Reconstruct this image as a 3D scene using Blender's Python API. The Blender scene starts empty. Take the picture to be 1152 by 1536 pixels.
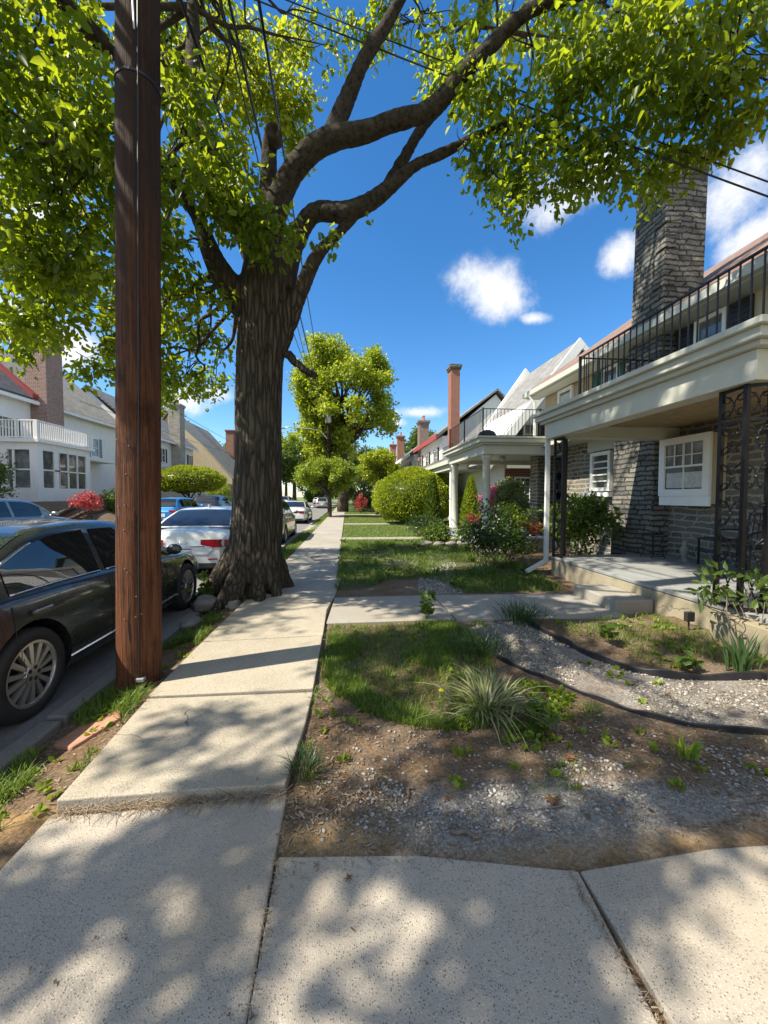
import bpy, bmesh, math, random
import numpy as np
from mathutils import Vector, Matrix, noise as mnoise
random.seed(7); RNG = np.random.default_rng(11)
R = math.radians
SC = bpy.context.scene
COL = SC.collection

# ------------------------------------------------------------------ camera, light, exposure
F = 577.0
CAM = np.array([0.0, 0.0, 1.55]); YAW = R(5.54); PIT = R(2.28)
FW = np.array([math.sin(YAW)*math.cos(PIT), math.cos(YAW)*math.cos(PIT), -math.sin(PIT)])
RT = np.array([math.cos(YAW), -math.sin(YAW), 0.0]); UP = np.cross(RT, FW)
def ray(px, py): return FW + RT*(px-576)/F - UP*(py-768)/F
def PZ(px, py, z=0.0): r = ray(px, py); return CAM + r*(z-CAM[2])/r[2]
def PX(px, py, x): r = ray(px, py); return CAM + r*x/r[0]
def PY(px, py, y): r = ray(px, py); return CAM + r*y/r[1]
cd = bpy.data.cameras.new('camera'); cam = bpy.data.objects.new('camera', cd); COL.objects.link(cam)
cd.sensor_fit = 'VERTICAL'; cd.sensor_height = 24; cd.lens = 24*F/1536; cd.clip_start = 0.05; cd.clip_end = 3000
cam.location = CAM; cam.rotation_euler = (R(90)-PIT, 0, -YAW); SC.camera = cam
SC.view_settings.view_transform = 'Standard'; SC.view_settings.look = 'None'
SC.view_settings.gamma = 1; SC.view_settings.exposure = 1.05
SUN_EL = R(50); SUN_AZ = R(14)          # the sun stands over the street's left side, a little behind the camera
SUNV = np.array([-math.cos(SUN_EL)*math.cos(SUN_AZ), -math.cos(SUN_EL)*math.sin(SUN_AZ), math.sin(SUN_EL)])
ld = bpy.data.lights.new('sun', 'SUN'); ld.energy = 5.0; ld.angle = R(0.55); ld.color = (1.0, 0.92, 0.78)
sun = bpy.data.objects.new('sun', ld); COL.objects.link(sun)
sun.rotation_euler = Vector(SUNV).to_track_quat('Z', 'Y').to_euler()

W = bpy.data.worlds.new('World'); SC.world = W; W.use_nodes = True
def world():
    t = W.node_tree; t.nodes.clear(); L = t.links.new
    def n(ty, **k):
        q = t.nodes.new(ty)
        for a, b in k.items(): setattr(q, a, b)
        return q
    def m(op, a, b=None, c=None):
        q = n('ShaderNodeMath', operation=op)
        for i, v in enumerate((a, b, c)):
            if v is None: continue
            if isinstance(v, (int, float)): q.inputs[i].default_value = v
            else: L(v, q.inputs[i])
        return q.outputs[0]
    sky = n('ShaderNodeTexSky', sky_type='NISHITA', sun_disc=False, sun_elevation=SUN_EL,
            sun_rotation=math.atan2(SUNV[0], SUNV[1]), altitude=200, air_density=1.0, dust_density=0.25, ozone_density=3.5)
    hs = n('ShaderNodeHueSaturation'); hs.inputs['Saturation'].default_value = 1.28; hs.inputs['Value'].default_value = .86
    L(sky.outputs[0], hs.inputs['Color'])
    tc = n('ShaderNodeTexCoord'); d = tc.outputs['Generated']
    no = n('ShaderNodeTexNoise'); no.inputs['Scale'].default_value = 9; no.inputs['Detail'].default_value = 9; no.inputs['Roughness'].default_value = .66
    L(d, no.inputs['Vector'])
    best = None
    for (px, py, rx, ry, tilt) in [(738, 436, 66, 42, .3), (800, 478, 24, 10, 0), (850, 292, 70, 42, -.5), (900, 255, 45, 30, -.4), (932, 385, 34, 34, 0),
                                   (1085, 290, 85, 62, -.25), (1150, 345, 60, 40, -.5), (628, 618, 48, 11, 0), (588, 633, 26, 8, 0),
                                   (110, 515, 70, 45, 0), (40, 470, 70, 40, 0), (270, 600, 50, 25, 0), (330, 590, 40, 20, 0), (20, 600, 60, 25, 0), (1300, 420, 120, 60, 0), (60, 300, 70, 50, 0)]:
        c = ray(px, py); sc_ = np.linalg.norm(c); c = c/sc_
        e = math.cos(tilt)*RT + math.sin(tilt)*(-UP)
        u = np.cross(np.cross(c, e), c); u /= np.linalg.norm(u); v = np.cross(c, u)
        u = u*F*sc_/rx; v = v*F*sc_/ry
        D = []
        for w in (u, v):
            q = n('ShaderNodeVectorMath', operation='DOT_PRODUCT'); L(d, q.inputs[0]); q.inputs[1].default_value = w; D.append(q.outputs['Value'])
        r2 = m('ADD', m('MULTIPLY', D[0], D[0]), m('MULTIPLY', D[1], D[1]))
        b = m('SUBTRACT', 1.0, m('POWER', r2, .5))
        best = b if best is None else m('MAXIMUM', best, b)
    dens = m('ADD', m('MULTIPLY', best, 1.0), m('MULTIPLY', m('SUBTRACT', no.outputs[0], .5), 2.6))
    mr = n('ShaderNodeMapRange', interpolation_type='SMOOTHSTEP'); L(dens, mr.inputs[0])
    mr.inputs[1].default_value = -.1; mr.inputs[2].default_value = 1.05
    gate = n('ShaderNodeMapRange'); L(best, gate.inputs[0]); gate.inputs[1].default_value = -.45; gate.inputs[2].default_value = .1
    # unseen broken cumulus added behind the camera as neutral fill for blue shade
    sx = n('ShaderNodeSeparateXYZ'); L(d, sx.inputs[0])
    bk = n('ShaderNodeMapRange'); L(sx.outputs[1], bk.inputs[0]); bk.inputs[1].default_value = .15; bk.inputs[2].default_value = -.25
    n2 = n('ShaderNodeTexNoise'); n2.inputs['Scale'].default_value = 3.2; n2.inputs['Detail'].default_value = 6; L(d, n2.inputs['Vector'])
    c2 = n('ShaderNodeMapRange', interpolation_type='SMOOTHSTEP'); L(n2.outputs[0], c2.inputs[0]); c2.inputs[1].default_value = .42; c2.inputs[2].default_value = .58
    fac = m('MAXIMUM', m('MULTIPLY', mr.outputs[0], gate.outputs[0]), m('MULTIPLY', bk.outputs[0], c2.outputs[0]))
    mx = n('ShaderNodeMix', data_type='RGBA'); L(fac, mx.inputs[0]); L(hs.outputs[0], mx.inputs[6]); mx.inputs[7].default_value = (4.3, 4.35, 4.4, 1)
    bg = n('ShaderNodeBackground'); bg.inputs[1].default_value = 0.125; L(mx.outputs[2], bg.inputs[0])
    o = n('ShaderNodeOutputWorld'); L(bg.outputs[0], o.inputs[0])
world()
SC.cycles.use_denoising = True
SC.cycles.max_bounces = 8; SC.cycles.transmission_bounces = 4; SC.cycles.transparent_max_bounces = 4

# ------------------------------------------------------------------ mesh helpers
ORG = {}                                     # world origin of every parented thing
def thing(name, label, cat, loc=(0, 0, 0), group=None):
    o = bpy.data.objects.new(name, None); COL.objects.link(o); o.location = loc
    o.empty_display_size = .2
    o['label'] = label; o['category'] = cat
    if group: o['group'] = group
    ORG[o.name] = np.array(loc, float)
    return o
def tag(o, label=None, cat=None, group=None, kind=None):
    if label: o['label'] = label
    if cat: o['category'] = cat
    if group: o['group'] = group
    if kind: o['kind'] = kind
    return o
def link(name, me, mat, parent=None, smooth=False, label=None):
    if mat is not None: me.materials.append(mat)
    o = bpy.data.objects.new(name, me); COL.objects.link(o)
    if parent is not None:
        o.parent = parent; ORG[o.name] = ORG[parent.name]
    if smooth: me.polygons.foreach_set('use_smooth', np.ones(len(me.polygons), bool))
    if label: o['label'] = label
    return o
class MB:
    def __init__(s): s.v = []; s.f = []
    def add(s, vs, fs):
        b = len(s.v); s.v.extend([tuple(map(float, p)) for p in vs]); s.f.extend([tuple(b+i for i in f) for f in fs]); return s
    def box(s, x0, x1, y0, y1, z0, z1):
        x0, x1 = sorted((x0, x1)); y0, y1 = sorted((y0, y1)); z0, z1 = sorted((z0, z1))
        return s.add([(x0,y0,z0),(x1,y0,z0),(x1,y1,z0),(x0,y1,z0),(x0,y0,z1),(x1,y0,z1),(x1,y1,z1),(x0,y1,z1)],
                     [(0,3,2,1),(4,5,6,7),(0,1,5,4),(1,2,6,5),(2,3,7,6),(3,0,4,7)])
    def obox(s, o, u, v, n, a, b, c):        # oriented box; ranges along u, v, n
        o, u, v, n = (np.array(q, float) for q in (o, u, v, n))
        P = [o+u*i+v*j+n*k for k in c for (i, j) in ((a[0],b[0]),(a[1],b[0]),(a[1],b[1]),(a[0],b[1]))]
        return s.add(P, [(0,3,2,1),(4,5,6,7),(0,1,5,4),(1,2,6,5),(2,3,7,6),(3,0,4,7)])
    def bar(s, p, q, w, h=None, up=(0,0,1)):
        p = np.array(p, float); q = np.array(q, float); d = q-p; L = np.linalg.norm(d); d /= L
        u = np.cross(d, up); nu = np.linalg.norm(u)
        if nu < 1e-6: u = np.array([1.0, 0, 0])
        else: u /= nu
        v = np.cross(u, d); h = h or w
        return s.obox(p, u, v, d, (-w/2, w/2), (-h/2, h/2), (0, L))
    def tube(s, pts, rad, n=8, cap=True):
        pts = [np.array(p, float) for p in pts]; m = len(pts)
        if isinstance(rad, (int, float)): rad = [rad]*m
        b = len(s.v); ref = None
        for i, p in enumerate(pts):
            t = pts[min(i+1, m-1)]-pts[max(i-1, 0)]; t = t/(np.linalg.norm(t)+1e-9)
            if ref is None:
                ref = np.cross(t, (0, 0, 1.0))
                if np.linalg.norm(ref) < .1: ref = np.cross(t, (1.0, 0, 0))
            ref = ref - t*np.dot(ref, t); ref /= np.linalg.norm(ref)+1e-9; w = np.cross(t, ref)
            for k in range(n):
                a = 2*math.pi*k/n; s.v.append(tuple(p+rad[i]*(math.cos(a)*ref+math.sin(a)*w)))
        for i in range(m-1):
            for k in range(n):
                s.f.append((b+i*n+k, b+i*n+(k+1) % n, b+(i+1)*n+(k+1) % n, b+(i+1)*n+k))
        if cap: s.f.append(tuple(b+k for k in range(n))[::-1]); s.f.append(tuple(b+(m-1)*n+k for k in range(n)))
        return s
    def lathe(s, c, prof, n=24, axis='z', cap=True):   # prof: (r, h)
        b = len(s.v); c = np.array(c, float)
        for r, h in prof:
            for k in range(n):
                a = 2*math.pi*k/n; x, y = r*math.cos(a), r*math.sin(a)
                s.v.append(tuple(c+((x, y, h) if axis == 'z' else (h, x, y) if axis == 'x' else (x, h, y))))
        for i in range(len(prof)-1):
            for k in range(n): s.f.append((b+i*n+k, b+i*n+(k+1) % n, b+(i+1)*n+(k+1) % n, b+(i+1)*n+k))
        if cap: s.f.append(tuple(b+k for k in range(n))[::-1]); s.f.append(tuple(b+(len(prof)-1)*n+k for k in range(n)))
        return s
    def prism(s, poly, lo, hi, axis='z'):    # poly of 2-D points extruded along an axis
        n = len(poly)
        def P(p, h): return (p[0], p[1], h) if axis == 'z' else (h, p[0], p[1]) if axis == 'x' else (p[0], h, p[1])
        return s.add([P(p, lo) for p in poly]+[P(p, hi) for p in poly],
                     [tuple(range(n))[::-1], tuple(range(n, 2*n))]+[(i, (i+1) % n, n+(i+1) % n, n+i) for i in range(n)])
    def ball(s, c, r, n=10, m=7):
        r = (r, r, r) if isinstance(r, (int, float)) else r
        prof = []
        b = len(s.v)
        for i in range(1, m):
            a = math.pi*i/m
            for k in range(n):
                t = 2*math.pi*k/n; s.v.append((c[0]+r[0]*math.sin(a)*math.cos(t), c[1]+r[1]*math.sin(a)*math.sin(t), c[2]-r[2]*math.cos(a)))
        s.v.append((c[0], c[1], c[2]-r[2])); s.v.append((c[0], c[1], c[2]+r[2])); q = len(s.v)
        for i in range(m-2):
            for k in range(n): s.f.append((b+i*n+k, b+i*n+(k+1) % n, b+(i+1)*n+(k+1) % n, b+(i+1)*n+k))
        for k in range(n):
            s.f.append((b+(k+1) % n, b+k, q-2)); s.f.append((b+(m-2)*n+k, b+(m-2)*n+(k+1) % n, q-1))
        return s
    def mesh(s, name, parent=None):
        off = ORG[parent.name] if parent is not None else np.zeros(3)
        me = bpy.data.meshes.new(name); me.from_pydata([tuple(np.array(p)-off) for p in s.v], [], s.f); me.update(); return me
    def build(s, name, mat, parent=None, smooth=False, bevel=0, label=None, fix=False):
        me = s.mesh(name, parent)
        if bevel or fix:
            bm = bmesh.new(); bm.from_mesh(me)
            bmesh.ops.recalc_face_normals(bm, faces=bm.faces)
            if bevel: bmesh.ops.bevel(bm, geom=[e for e in bm.edges if e.calc_face_angle(0) > .5], offset=bevel, segments=2, affect='EDGES', profile=.5)
            bm.to_mesh(me); bm.free()
        return link(name, me, mat, parent, smooth, label)
def np_mesh(name, V, Fq, mat, parent=None, smooth=False):
    off = ORG[parent.name] if parent is not None else np.zeros(3)
    V = np.asarray(V, np.float32)-off.astype(np.float32); k = Fq.shape[1]
    me = bpy.data.meshes.new(name); me.vertices.add(len(V)); me.vertices.foreach_set('co', V.ravel())
    me.loops.add(Fq.size); me.loops.foreach_set('vertex_index', Fq.astype(np.int32).ravel())
    me.polygons.add(len(Fq)); me.polygons.foreach_set('loop_start', np.arange(0, Fq.size, k, dtype=np.int32))
    me.polygons.foreach_set('loop_total', np.full(len(Fq), k, np.int32)); me.update(calc_edges=True)
    return link(name, me, mat, parent, smooth)
def baked(o):                                # apply modifiers without operators
    dg = bpy.context.evaluated_depsgraph_get(); dg.update()
    me = bpy.data.meshes.new_from_object(o.evaluated_get(dg)); old = o.data; o.modifiers.clear(); o.data = me; bpy.data.meshes.remove(old); return o
def unit(a): return a/(np.linalg.norm(a, axis=-1, keepdims=True)+1e-9)
def interp(pts, x):
    xs = [p[0] for p in pts]; ys = [p[1] for p in pts]; return float(np.interp(x, xs, ys))
def spline(pts, k=6):                        # Catmull-Rom through points (any dimension)
    P = [np.array(p, float) for p in pts]; P = [2*P[0]-P[1]]+P+[2*P[-1]-P[-2]]; out = []
    for i in range(1, len(P)-2):
        for j in range(k):
            t = j/k; a, b, c, d = P[i-1:i+3]
            out.append(.5*((2*b)+(c-a)*t+(2*a-5*b+4*c-d)*t*t+(3*b-a-3*c+d)*t**3))
    out.append(P[-2]); return out
def inpoly(x, y, poly):
    r = np.zeros(np.shape(x), bool); n = len(poly)
    for i in range(n):
        (x1, y1), (x2, y2) = poly[i], poly[(i+1) % n]
        c = ((y1 > y) != (y2 > y)) & (x < (x2-x1)*(y-y1)/((y2-y1) or 1e-9)+x1); r ^= c
    return r

# ------------------------------------------------------------------ materials
class G:                                     # small node-graph writer
    def __init__(s, name):
        s.m = bpy.data.materials.new(name); s.m.use_nodes = True; s.t = s.m.node_tree; s.b = s.t.nodes['Principled BSDF']; s.o = s.t.nodes['Material Output']
        s._c = None
    def n(s, ty, ins=None, **k):
        q = s.t.nodes.new(ty)
        for a, b in k.items(): setattr(q, a, b)
        for a, b in (ins or {}).items(): s.put(q.inputs[a], b)
        return q
    def put(s, sock, v):
        if hasattr(v, 'is_output'): s.t.links.new(v, sock)
        else:
            if sock.type == 'RGBA' and len(v) == 3: v = (*v, 1)
            sock.default_value = v
    @property
    def co(s):
        if s._c is None: s._c = s.n('ShaderNodeTexCoord').outputs['Object']
        return s._c
    def map(s, scale, v=None, loc=(0,0,0)): return s.n('ShaderNodeMapping', {'Vector': v or s.co, 'Scale': scale, 'Location': loc}).outputs[0]
    def noise(s, scale, detail=4, rough=.55, v=None): return s.n('ShaderNodeTexNoise', {'Vector': v or s.co, 'Scale': scale, 'Detail': detail, 'Roughness': rough}).outputs[0]
    def vor(s, scale, v=None, feature='F1', out=0, **k): return s.n('ShaderNodeTexVoronoi', {'Vector': v or s.co, 'Scale': scale}, feature=feature, **k).outputs[out]
    def ramp(s, f, stops):
        q = s.n('ShaderNodeValToRGB', {'Fac': f}); e = q.color_ramp.elements
        while len(e) < len(stops): e.new(.5)
        for i, (p, c) in enumerate(stops): e[i].position = p; e[i].color = (*c, 1) if len(c) == 3 else c
        return q.outputs[0]
    def rng(s, f, a, b, c=0.0, d=1.0): return s.n('ShaderNodeMapRange', {0: f, 1: a, 2: b, 3: c, 4: d}).outputs[0]
    def mix(s, f, a, b, mode='MIX'): 
        q = s.n('ShaderNodeMix', data_type='RGBA', blend_type=mode); s.put(q.inputs[0], f); s.put(q.inputs[6], a); s.put(q.inputs[7], b); return q.outputs[2]
    def math(s, op, a, b=0.0):
        q = s.n('ShaderNodeMath', operation=op); s.put(q.inputs[0], a); s.put(q.inputs[1], b); return q.outputs[0]
    def bump(s, h, strength=.4, dist=.01): s.put(s.b.inputs['Normal'], s.n('ShaderNodeBump', {'Height': h, 'Strength': strength, 'Distance': dist}).outputs[0])
    def set(s, **k):
        for a, b in k.items(): s.put(s.b.inputs[a.replace('_', ' ')], b)
        return s.m
def plain(name, col, rough=.5, metal=0, vary=.12, scale=6, bump=0, spec=.5, coat=0):
    g = G(name); f = g.noise(scale, 5, .6)
    c = g.ramp(f, [(.3, tuple(x*(1-vary) for x in col)), (.7, tuple(min(1, x*(1+vary)) for x in col))])
    if bump: g.bump(g.noise(scale*8, 4), bump, .004)
    return g.set(Base_Color=c, Roughness=rough, Metallic=metal, Specular_IOR_Level=spec, Coat_Weight=coat)
def painted(name, col, rough=.5):            # house paint: faint streaks and grime of its own
    g = G(name); f = g.noise(1.0, 6, .65, g.map((3, 3, .6))); d = g.noise(14, 4)
    c = g.mix(g.rng(f, .48, .78, 0, .38), col, tuple(x*.72 for x in col)); c = g.mix(g.rng(d, .55, .8, 0, .25), c, tuple(x*.8 for x in col))
    g.bump(d, .12, .004); return g.set(Base_Color=c, Roughness=rough)
def leafmat(name, lo, hi, trans, tw=.45, rough=.42, hue=None):
    g = G(name); r = g.n('ShaderNodeNewGeometry').outputs['Random Per Island']
    c = g.mix(r, lo, hi); c = g.mix(g.rng(g.noise(1.7, 3), .48, .68, 0, .55), c, tuple(x*.8 for x in lo)); tcol = g.mix(r, tuple(x*.75 for x in trans), trans)
    g.set(Base_Color=c, Roughness=rough, Specular_IOR_Level=.35)
    tr = g.n('ShaderNodeBsdfTranslucent', {'Color': tcol}); mx = g.n('ShaderNodeMixShader', {0: tw})
    g.t.links.new(g.b.outputs[0], mx.inputs[1]); g.t.links.new(tr.outputs[0], mx.inputs[2]); g.t.links.new(mx.outputs[0], g.o.inputs[0])
    return g.m
def concrete(name, base, dark, light, sc=1.0, dk=.5, lt=.4):
    g = G(name)
    big = g.noise(1.1, 6, .65); mid = g.noise(7, 5, .6)
    c = g.mix(g.rng(big, .35, .7), tuple(x*.82 for x in base), tuple(x*1.1 for x in base))
    c = g.mix(g.rng(mid, .5, .75, 0, .35), c, tuple(x*.75 for x in base))
    d1 = g.vor(95*sc); sel = g.vor(95*sc, out=1); s1 = g.n('ShaderNodeSeparateColor', {0: sel}).outputs[0]
    f1 = g.math('MULTIPLY', g.rng(d1, .36, .28), g.rng(s1, 1-dk, 1-dk+.06))
    c = g.mix(f1, c, dark)
    d2 = g.vor(120*sc, g.map((1, 1, 1), loc=(3.1, 1.7, 0))); sel2 = g.vor(120*sc, g.map((1, 1, 1), loc=(3.1, 1.7, 0)), out=1); s2 = g.n('ShaderNodeSeparateColor', {0: sel2}).outputs[1]
    f2 = g.math('MULTIPLY', g.rng(d2, .38, .28), g.rng(s2, 1-lt, 1-lt+.06))
    c = g.mix(f2, c, light)
    c = g.mix(g.rng(g.noise(340, 2), .35, .7, 0, .35), c, tuple(x*.6 for x in base))
    st = g.noise(.55, 5, .7, g.map((1, .6, 1), loc=(8, 2, 0))); c = g.mix(g.rng(st, .5, .68, 0, .55), c, (base[0]*.78, base[1]*.7, base[2]*.58))
    cv = g.n('ShaderNodeVectorMath', {0: g.co, 1: g.n('ShaderNodeVectorMath', {0: g.n('ShaderNodeTexNoise', {'Vector': g.co, 'Scale': 5.0, 'Detail': 5}).outputs[1], 'Scale': .22}, operation='SCALE').outputs[0]}, operation='ADD').outputs[0]
    cr = g.math('MULTIPLY', g.rng(g.vor(.62, cv, 'DISTANCE_TO_EDGE'), .004, .0005), g.rng(g.noise(.9, 2), .56, .62)); c = g.mix(g.math('MULTIPLY', cr, .7), c, (.07, .055, .04))
    h = g.math('SUBTRACT', g.math('ADD', g.math('MULTIPLY', d1, -.5), g.math('MULTIPLY', g.noise(160, 3), .8)), cr)
    g.bump(h, .55, .005); return g.set(Base_Color=c, Roughness=.85, Specular_IOR_Level=.25)
def masonry(name, cols, mortar, bw, bh, msize=.012, distort=.035, bumpd=.02, swap=False, squash=1.0, rough=.85):
    g = G(name); s = g.n('ShaderNodeSeparateXYZ', {0: g.co})
    u = g.math('ADD', s.outputs[0], s.outputs[1]); v = s.outputs[2]
    n1 = g.n('ShaderNodeTexNoise', {'Vector': g.co, 'Scale': 2.2, 'Detail': 3}).outputs[1]; s1 = g.n('ShaderNodeSeparateColor', {0: n1})
    u = g.math('ADD', u, g.math('MULTIPLY', g.math('SUBTRACT', s1.outputs[0], .5), distort*6)); v = g.math('ADD', v, g.math('MULTIPLY', g.math('SUBTRACT', s1.outputs[1], .5), distort*1.7))
    n2 = g.n('ShaderNodeTexNoise', {'Vector': g.co, 'Scale': 16, 'Detail': 2}).outputs[1]; s2 = g.n('ShaderNodeSeparateColor', {0: n2})
    v = g.math('ADD', v, g.math('MULTIPLY', g.math('SUBTRACT', s2.outputs[0], .5), distort*.7))
    vec = g.n('ShaderNodeCombineXYZ', {0: u, 1: v}).outputs[0]
    br = g.n('ShaderNodeTexBrick', {'Vector': vec, 'Scale': 1.0, 'Mortar Size': msize, 'Mortar Smooth': .25, 'Brick Width': bw, 'Row Height': bh, 'Bias': 0.0,
                                    'Color1': (0, 0, 0), 'Color2': (1, 1, 1), 'Mortar': (.5, .5, .5)}, offset=.43, squash=squash, squash_frequency=3, offset_frequency=2)
    f = g.n('ShaderNodeSeparateColor', {0: br.outputs[0]}).outputs[0]
    k = len(cols)-1; c = g.ramp(f, [(i/max(k, 1), q) for i, q in enumerate(cols)])
    c = g.mix(g.rng(g.noise(5, 4), .35, .7, 0, .5), c, cols[len(cols)//2]); c = g.mix(g.rng(g.noise(30, 5, .7), .4, .75, 0, .45), c, tuple(x*.55 for x in cols[0]))
    c = g.mix(br.outputs[1], c, mortar)
    h = g.math('ADD', g.math('MULTIPLY', br.outputs[1], -1.0), g.math('MULTIPLY', g.noise(22, 5, .65), .7))
    g.bump(h, .9, bumpd); return g.set(Base_Color=c, Roughness=rough, Specular_IOR_Level=.3)
def shingle(name, a, b, rw=.3, rh=.16):
    g = G(name); s = g.n('ShaderNodeSeparateXYZ', {0: g.co}); u = s.outputs[1]; v = s.outputs[2]
    vec = g.n('ShaderNodeCombineXYZ', {0: u, 1: v}).outputs[0]
    br = g.n('ShaderNodeTexBrick', {'Vector': vec, 'Scale': 1.0, 'Mortar Size': .008, 'Brick Width': rw, 'Row Height': rh*.8, 'Color1': (0,0,0), 'Color2': (1,1,1), 'Mortar': (0,0,0)})
    c = g.mix(g.n('ShaderNodeSeparateColor', {0: br.outputs[0]}).outputs[0], a, b); c = g.mix(g.rng(g.noise(1.3, 5, .65), .4, .7, 0, .6), c, tuple(x*.7 for x in a))
    c = g.mix(br.outputs[1], c, tuple(x*.35 for x in a)); g.bump(g.math('MULTIPLY', br.outputs[1], -1.0), .6, .01)
    return g.set(Base_Color=c, Roughness=.8)
def carpaint(name, col, metal=.5, rough=.3):
    g = G(name); f = g.noise(900, 1); c = g.mix(g.rng(f, .3, .7), tuple(x*.9 for x in col), col)
    dirt = g.noise(3, 5, .7); return g.set(Base_Color=c, Metallic=metal, Roughness=g.rng(dirt, .3, .8, rough*.8, rough*1.4), Coat_Weight=1.0, Coat_Roughness=g.rng(dirt, .3, .8, .02, .07))

M = {}
M['slab'] = concrete('speckled concrete', (.42, .368, .295), (.105, .092, .085), (.52, .48, .41), 1.4, .45, .4)
M['pebble'] = concrete('pebbled concrete', (.385, .34, .26), (.15, .125, .09), (.52, .475, .38), 1.0, .38, .55)
M['path'] = concrete('smooth concrete', (.34, .315, .265), (.18, .165, .15), (.43, .4, .35), 1.3, .2, .3)
M['porch'] = concrete('porch concrete', (.27, .28, .27), (.17, .17, .16), (.34, .34, .32), 1.3, .15, .2)
M['porch_face'] = concrete('stained porch concrete', (.33, .29, .2), (.16, .14, .09), (.42, .38, .28), 1.2, .25, .3)
M['asphalt'] = concrete('asphalt', (.20, .195, .185), (.1, .1, .1), (.34, .33, .31), .9, .5, .4)
M['kerb'] = concrete('kerb stone', (.22, .21, .19), (.1, .1, .1), (.33, .32, .3), 1.0, .3, .3)
M['stone'] = masonry('schist masonry', [(.05, .052, .05), (.11, .11, .10), (.20, .18, .14), (.09, .10, .105), (.26, .22, .155)], (.33, .305, .25), .50, .12, .02, .075, .03, squash=.5)
M['stone_dark'] = masonry('chimney masonry', [(.07, .075, .075), (.15, .15, .135), (.25, .235, .19), (.13, .145, .15), (.32, .29, .22)], (.045, .042, .038), .5, .105, .018, .075, .03, squash=.6)
M['stone_pale'] = masonry('pale rubble masonry', [(.2, .19, .17), (.34, .31, .26), (.42, .38, .31), (.28, .27, .25)], (.42, .4, .35), .4, .16, .02, .05, .03)
M['brick'] = masonry('red brick', [(.20, .055, .03), (.31, .09, .048), (.25, .07, .038), (.15, .045, .03)], (.36, .29, .23), .21, .075, .009, .004, .006)
M['brick_dark'] = masonry('brown brick', [(.13, .085, .07), (.22, .14, .11), (.18, .11, .09), (.1, .07, .065)], (.3, .27, .24), .21, .075, .010, .004, .006)
M['brick_rose'] = masonry('rose brick', [(.19, .095, .07), (.33, .19, .15), (.27, .14, .11), (.15, .09, .075)], (.42, .37, .33), .23, .085, .012, .004, .006)
M['brick_tan'] = masonry('tan brick', [(.42, .31, .17), (.5, .37, .21), (.46, .34, .19), (.38, .28, .16)], (.5, .43, .31), .21, .075, .008, .004, .004)
M['white'] = painted('white paint', (.8, .8, .77)); M['cream'] = painted('cream paint', (.47, .47, .40)); M['greige'] = painted('greige paint', (.5, .48, .4))
M['trim'] = painted('off white trim', (.45, .46, .40)); M['beigepaint'] = painted('beige siding', (.5, .41, .26)); M['soffit'] = plain('stained soffit', (.34, .25, .13), .7, 0, .25, 8)
M['stucco'] = plain('white stucco', (.78, .77, .74), .85, 0, .06, 3, .3)
M['stucco_tan'] = plain('tan stucco', (.5, .42, .28), .85, 0, .1, 3, .3)
M['slate'] = shingle('grey slate', (.19, .188, .18), (.28, .275, .255)); M['slate_tan'] = shingle('weathered tan slate', (.36, .31, .23), (.47, .41, .31)); M['shingle_dark'] = shingle('charcoal shingle', (.09, .09, .095), (.15, .15, .15))
M['rooftile'] = shingle('brown roof tile', (.19, .12, .09), (.25, .165, .12)); M['redroof'] = plain('red roof metal', (.30, .045, .04), .6)
M['iron'] = plain('black iron', (.012, .012, .013), .38, .3, .3, 20, .2); M['steel'] = plain('galvanised steel', (.42, .44, .45), .45, .7)
M['downpipe'] = painted('white downspout paint', (.6, .6, .58), .4)
_g = G('window glass'); M['glass'] = _g.set(Base_Color=_g.ramp(_g.noise(1.6, 4, .6), [(.32, (.045, .05, .05)), (.55, (.13, .14, .13)), (.7, (.26, .26, .24))]), Roughness=.03, Specular_IOR_Level=.8)  # mottled grey base: reflections and curtains put into the glass colour
M['carglass'] = G('car glass').set(Base_Color=(.012, .014, .016), Roughness=.02, Specular_IOR_Level=.9)
M['curtain'] = plain('pale curtain', (.5, .5, .48), .8, 0, .2, 12)
M['shutter_black'] = plain('black shutter', (.015, .015, .017), .5); M['shutter_green'] = plain('green shutter', (.02, .12, .05), .5); M['shutter_blue'] = plain('blue grey shutter', (.2, .25, .3), .55)
M['rubber'] = plain('tyre rubber', (.018, .018, .018), .75, 0, .2, 30); M['rim'] = plain('alloy wheel', (.5, .49, .45), .3, .75); M['chrome'] = plain('chrome', (.75, .75, .75), .12, 1, .03)
M['blackplastic'] = plain('black plastic', (.02, .02, .02), .55); M['redlens'] = G('red lens').set(Base_Color=(.32, .006, .012), Roughness=.08, Coat_Weight=1.0); M['whitelens'] = G('clear lens').set(Base_Color=(.7, .7, .72), Roughness=.05)
M['plate'] = plain('plate white', (.75, .74, .65), .4, 0, .03); M['plateblue'] = plain('plate blue', (.06, .13, .4), .4); M['plateyellow'] = plain('plate yellow', (.65, .5, .12), .4); M['ink'] = plain('plate ink', (.02, .03, .12), .5)
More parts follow.
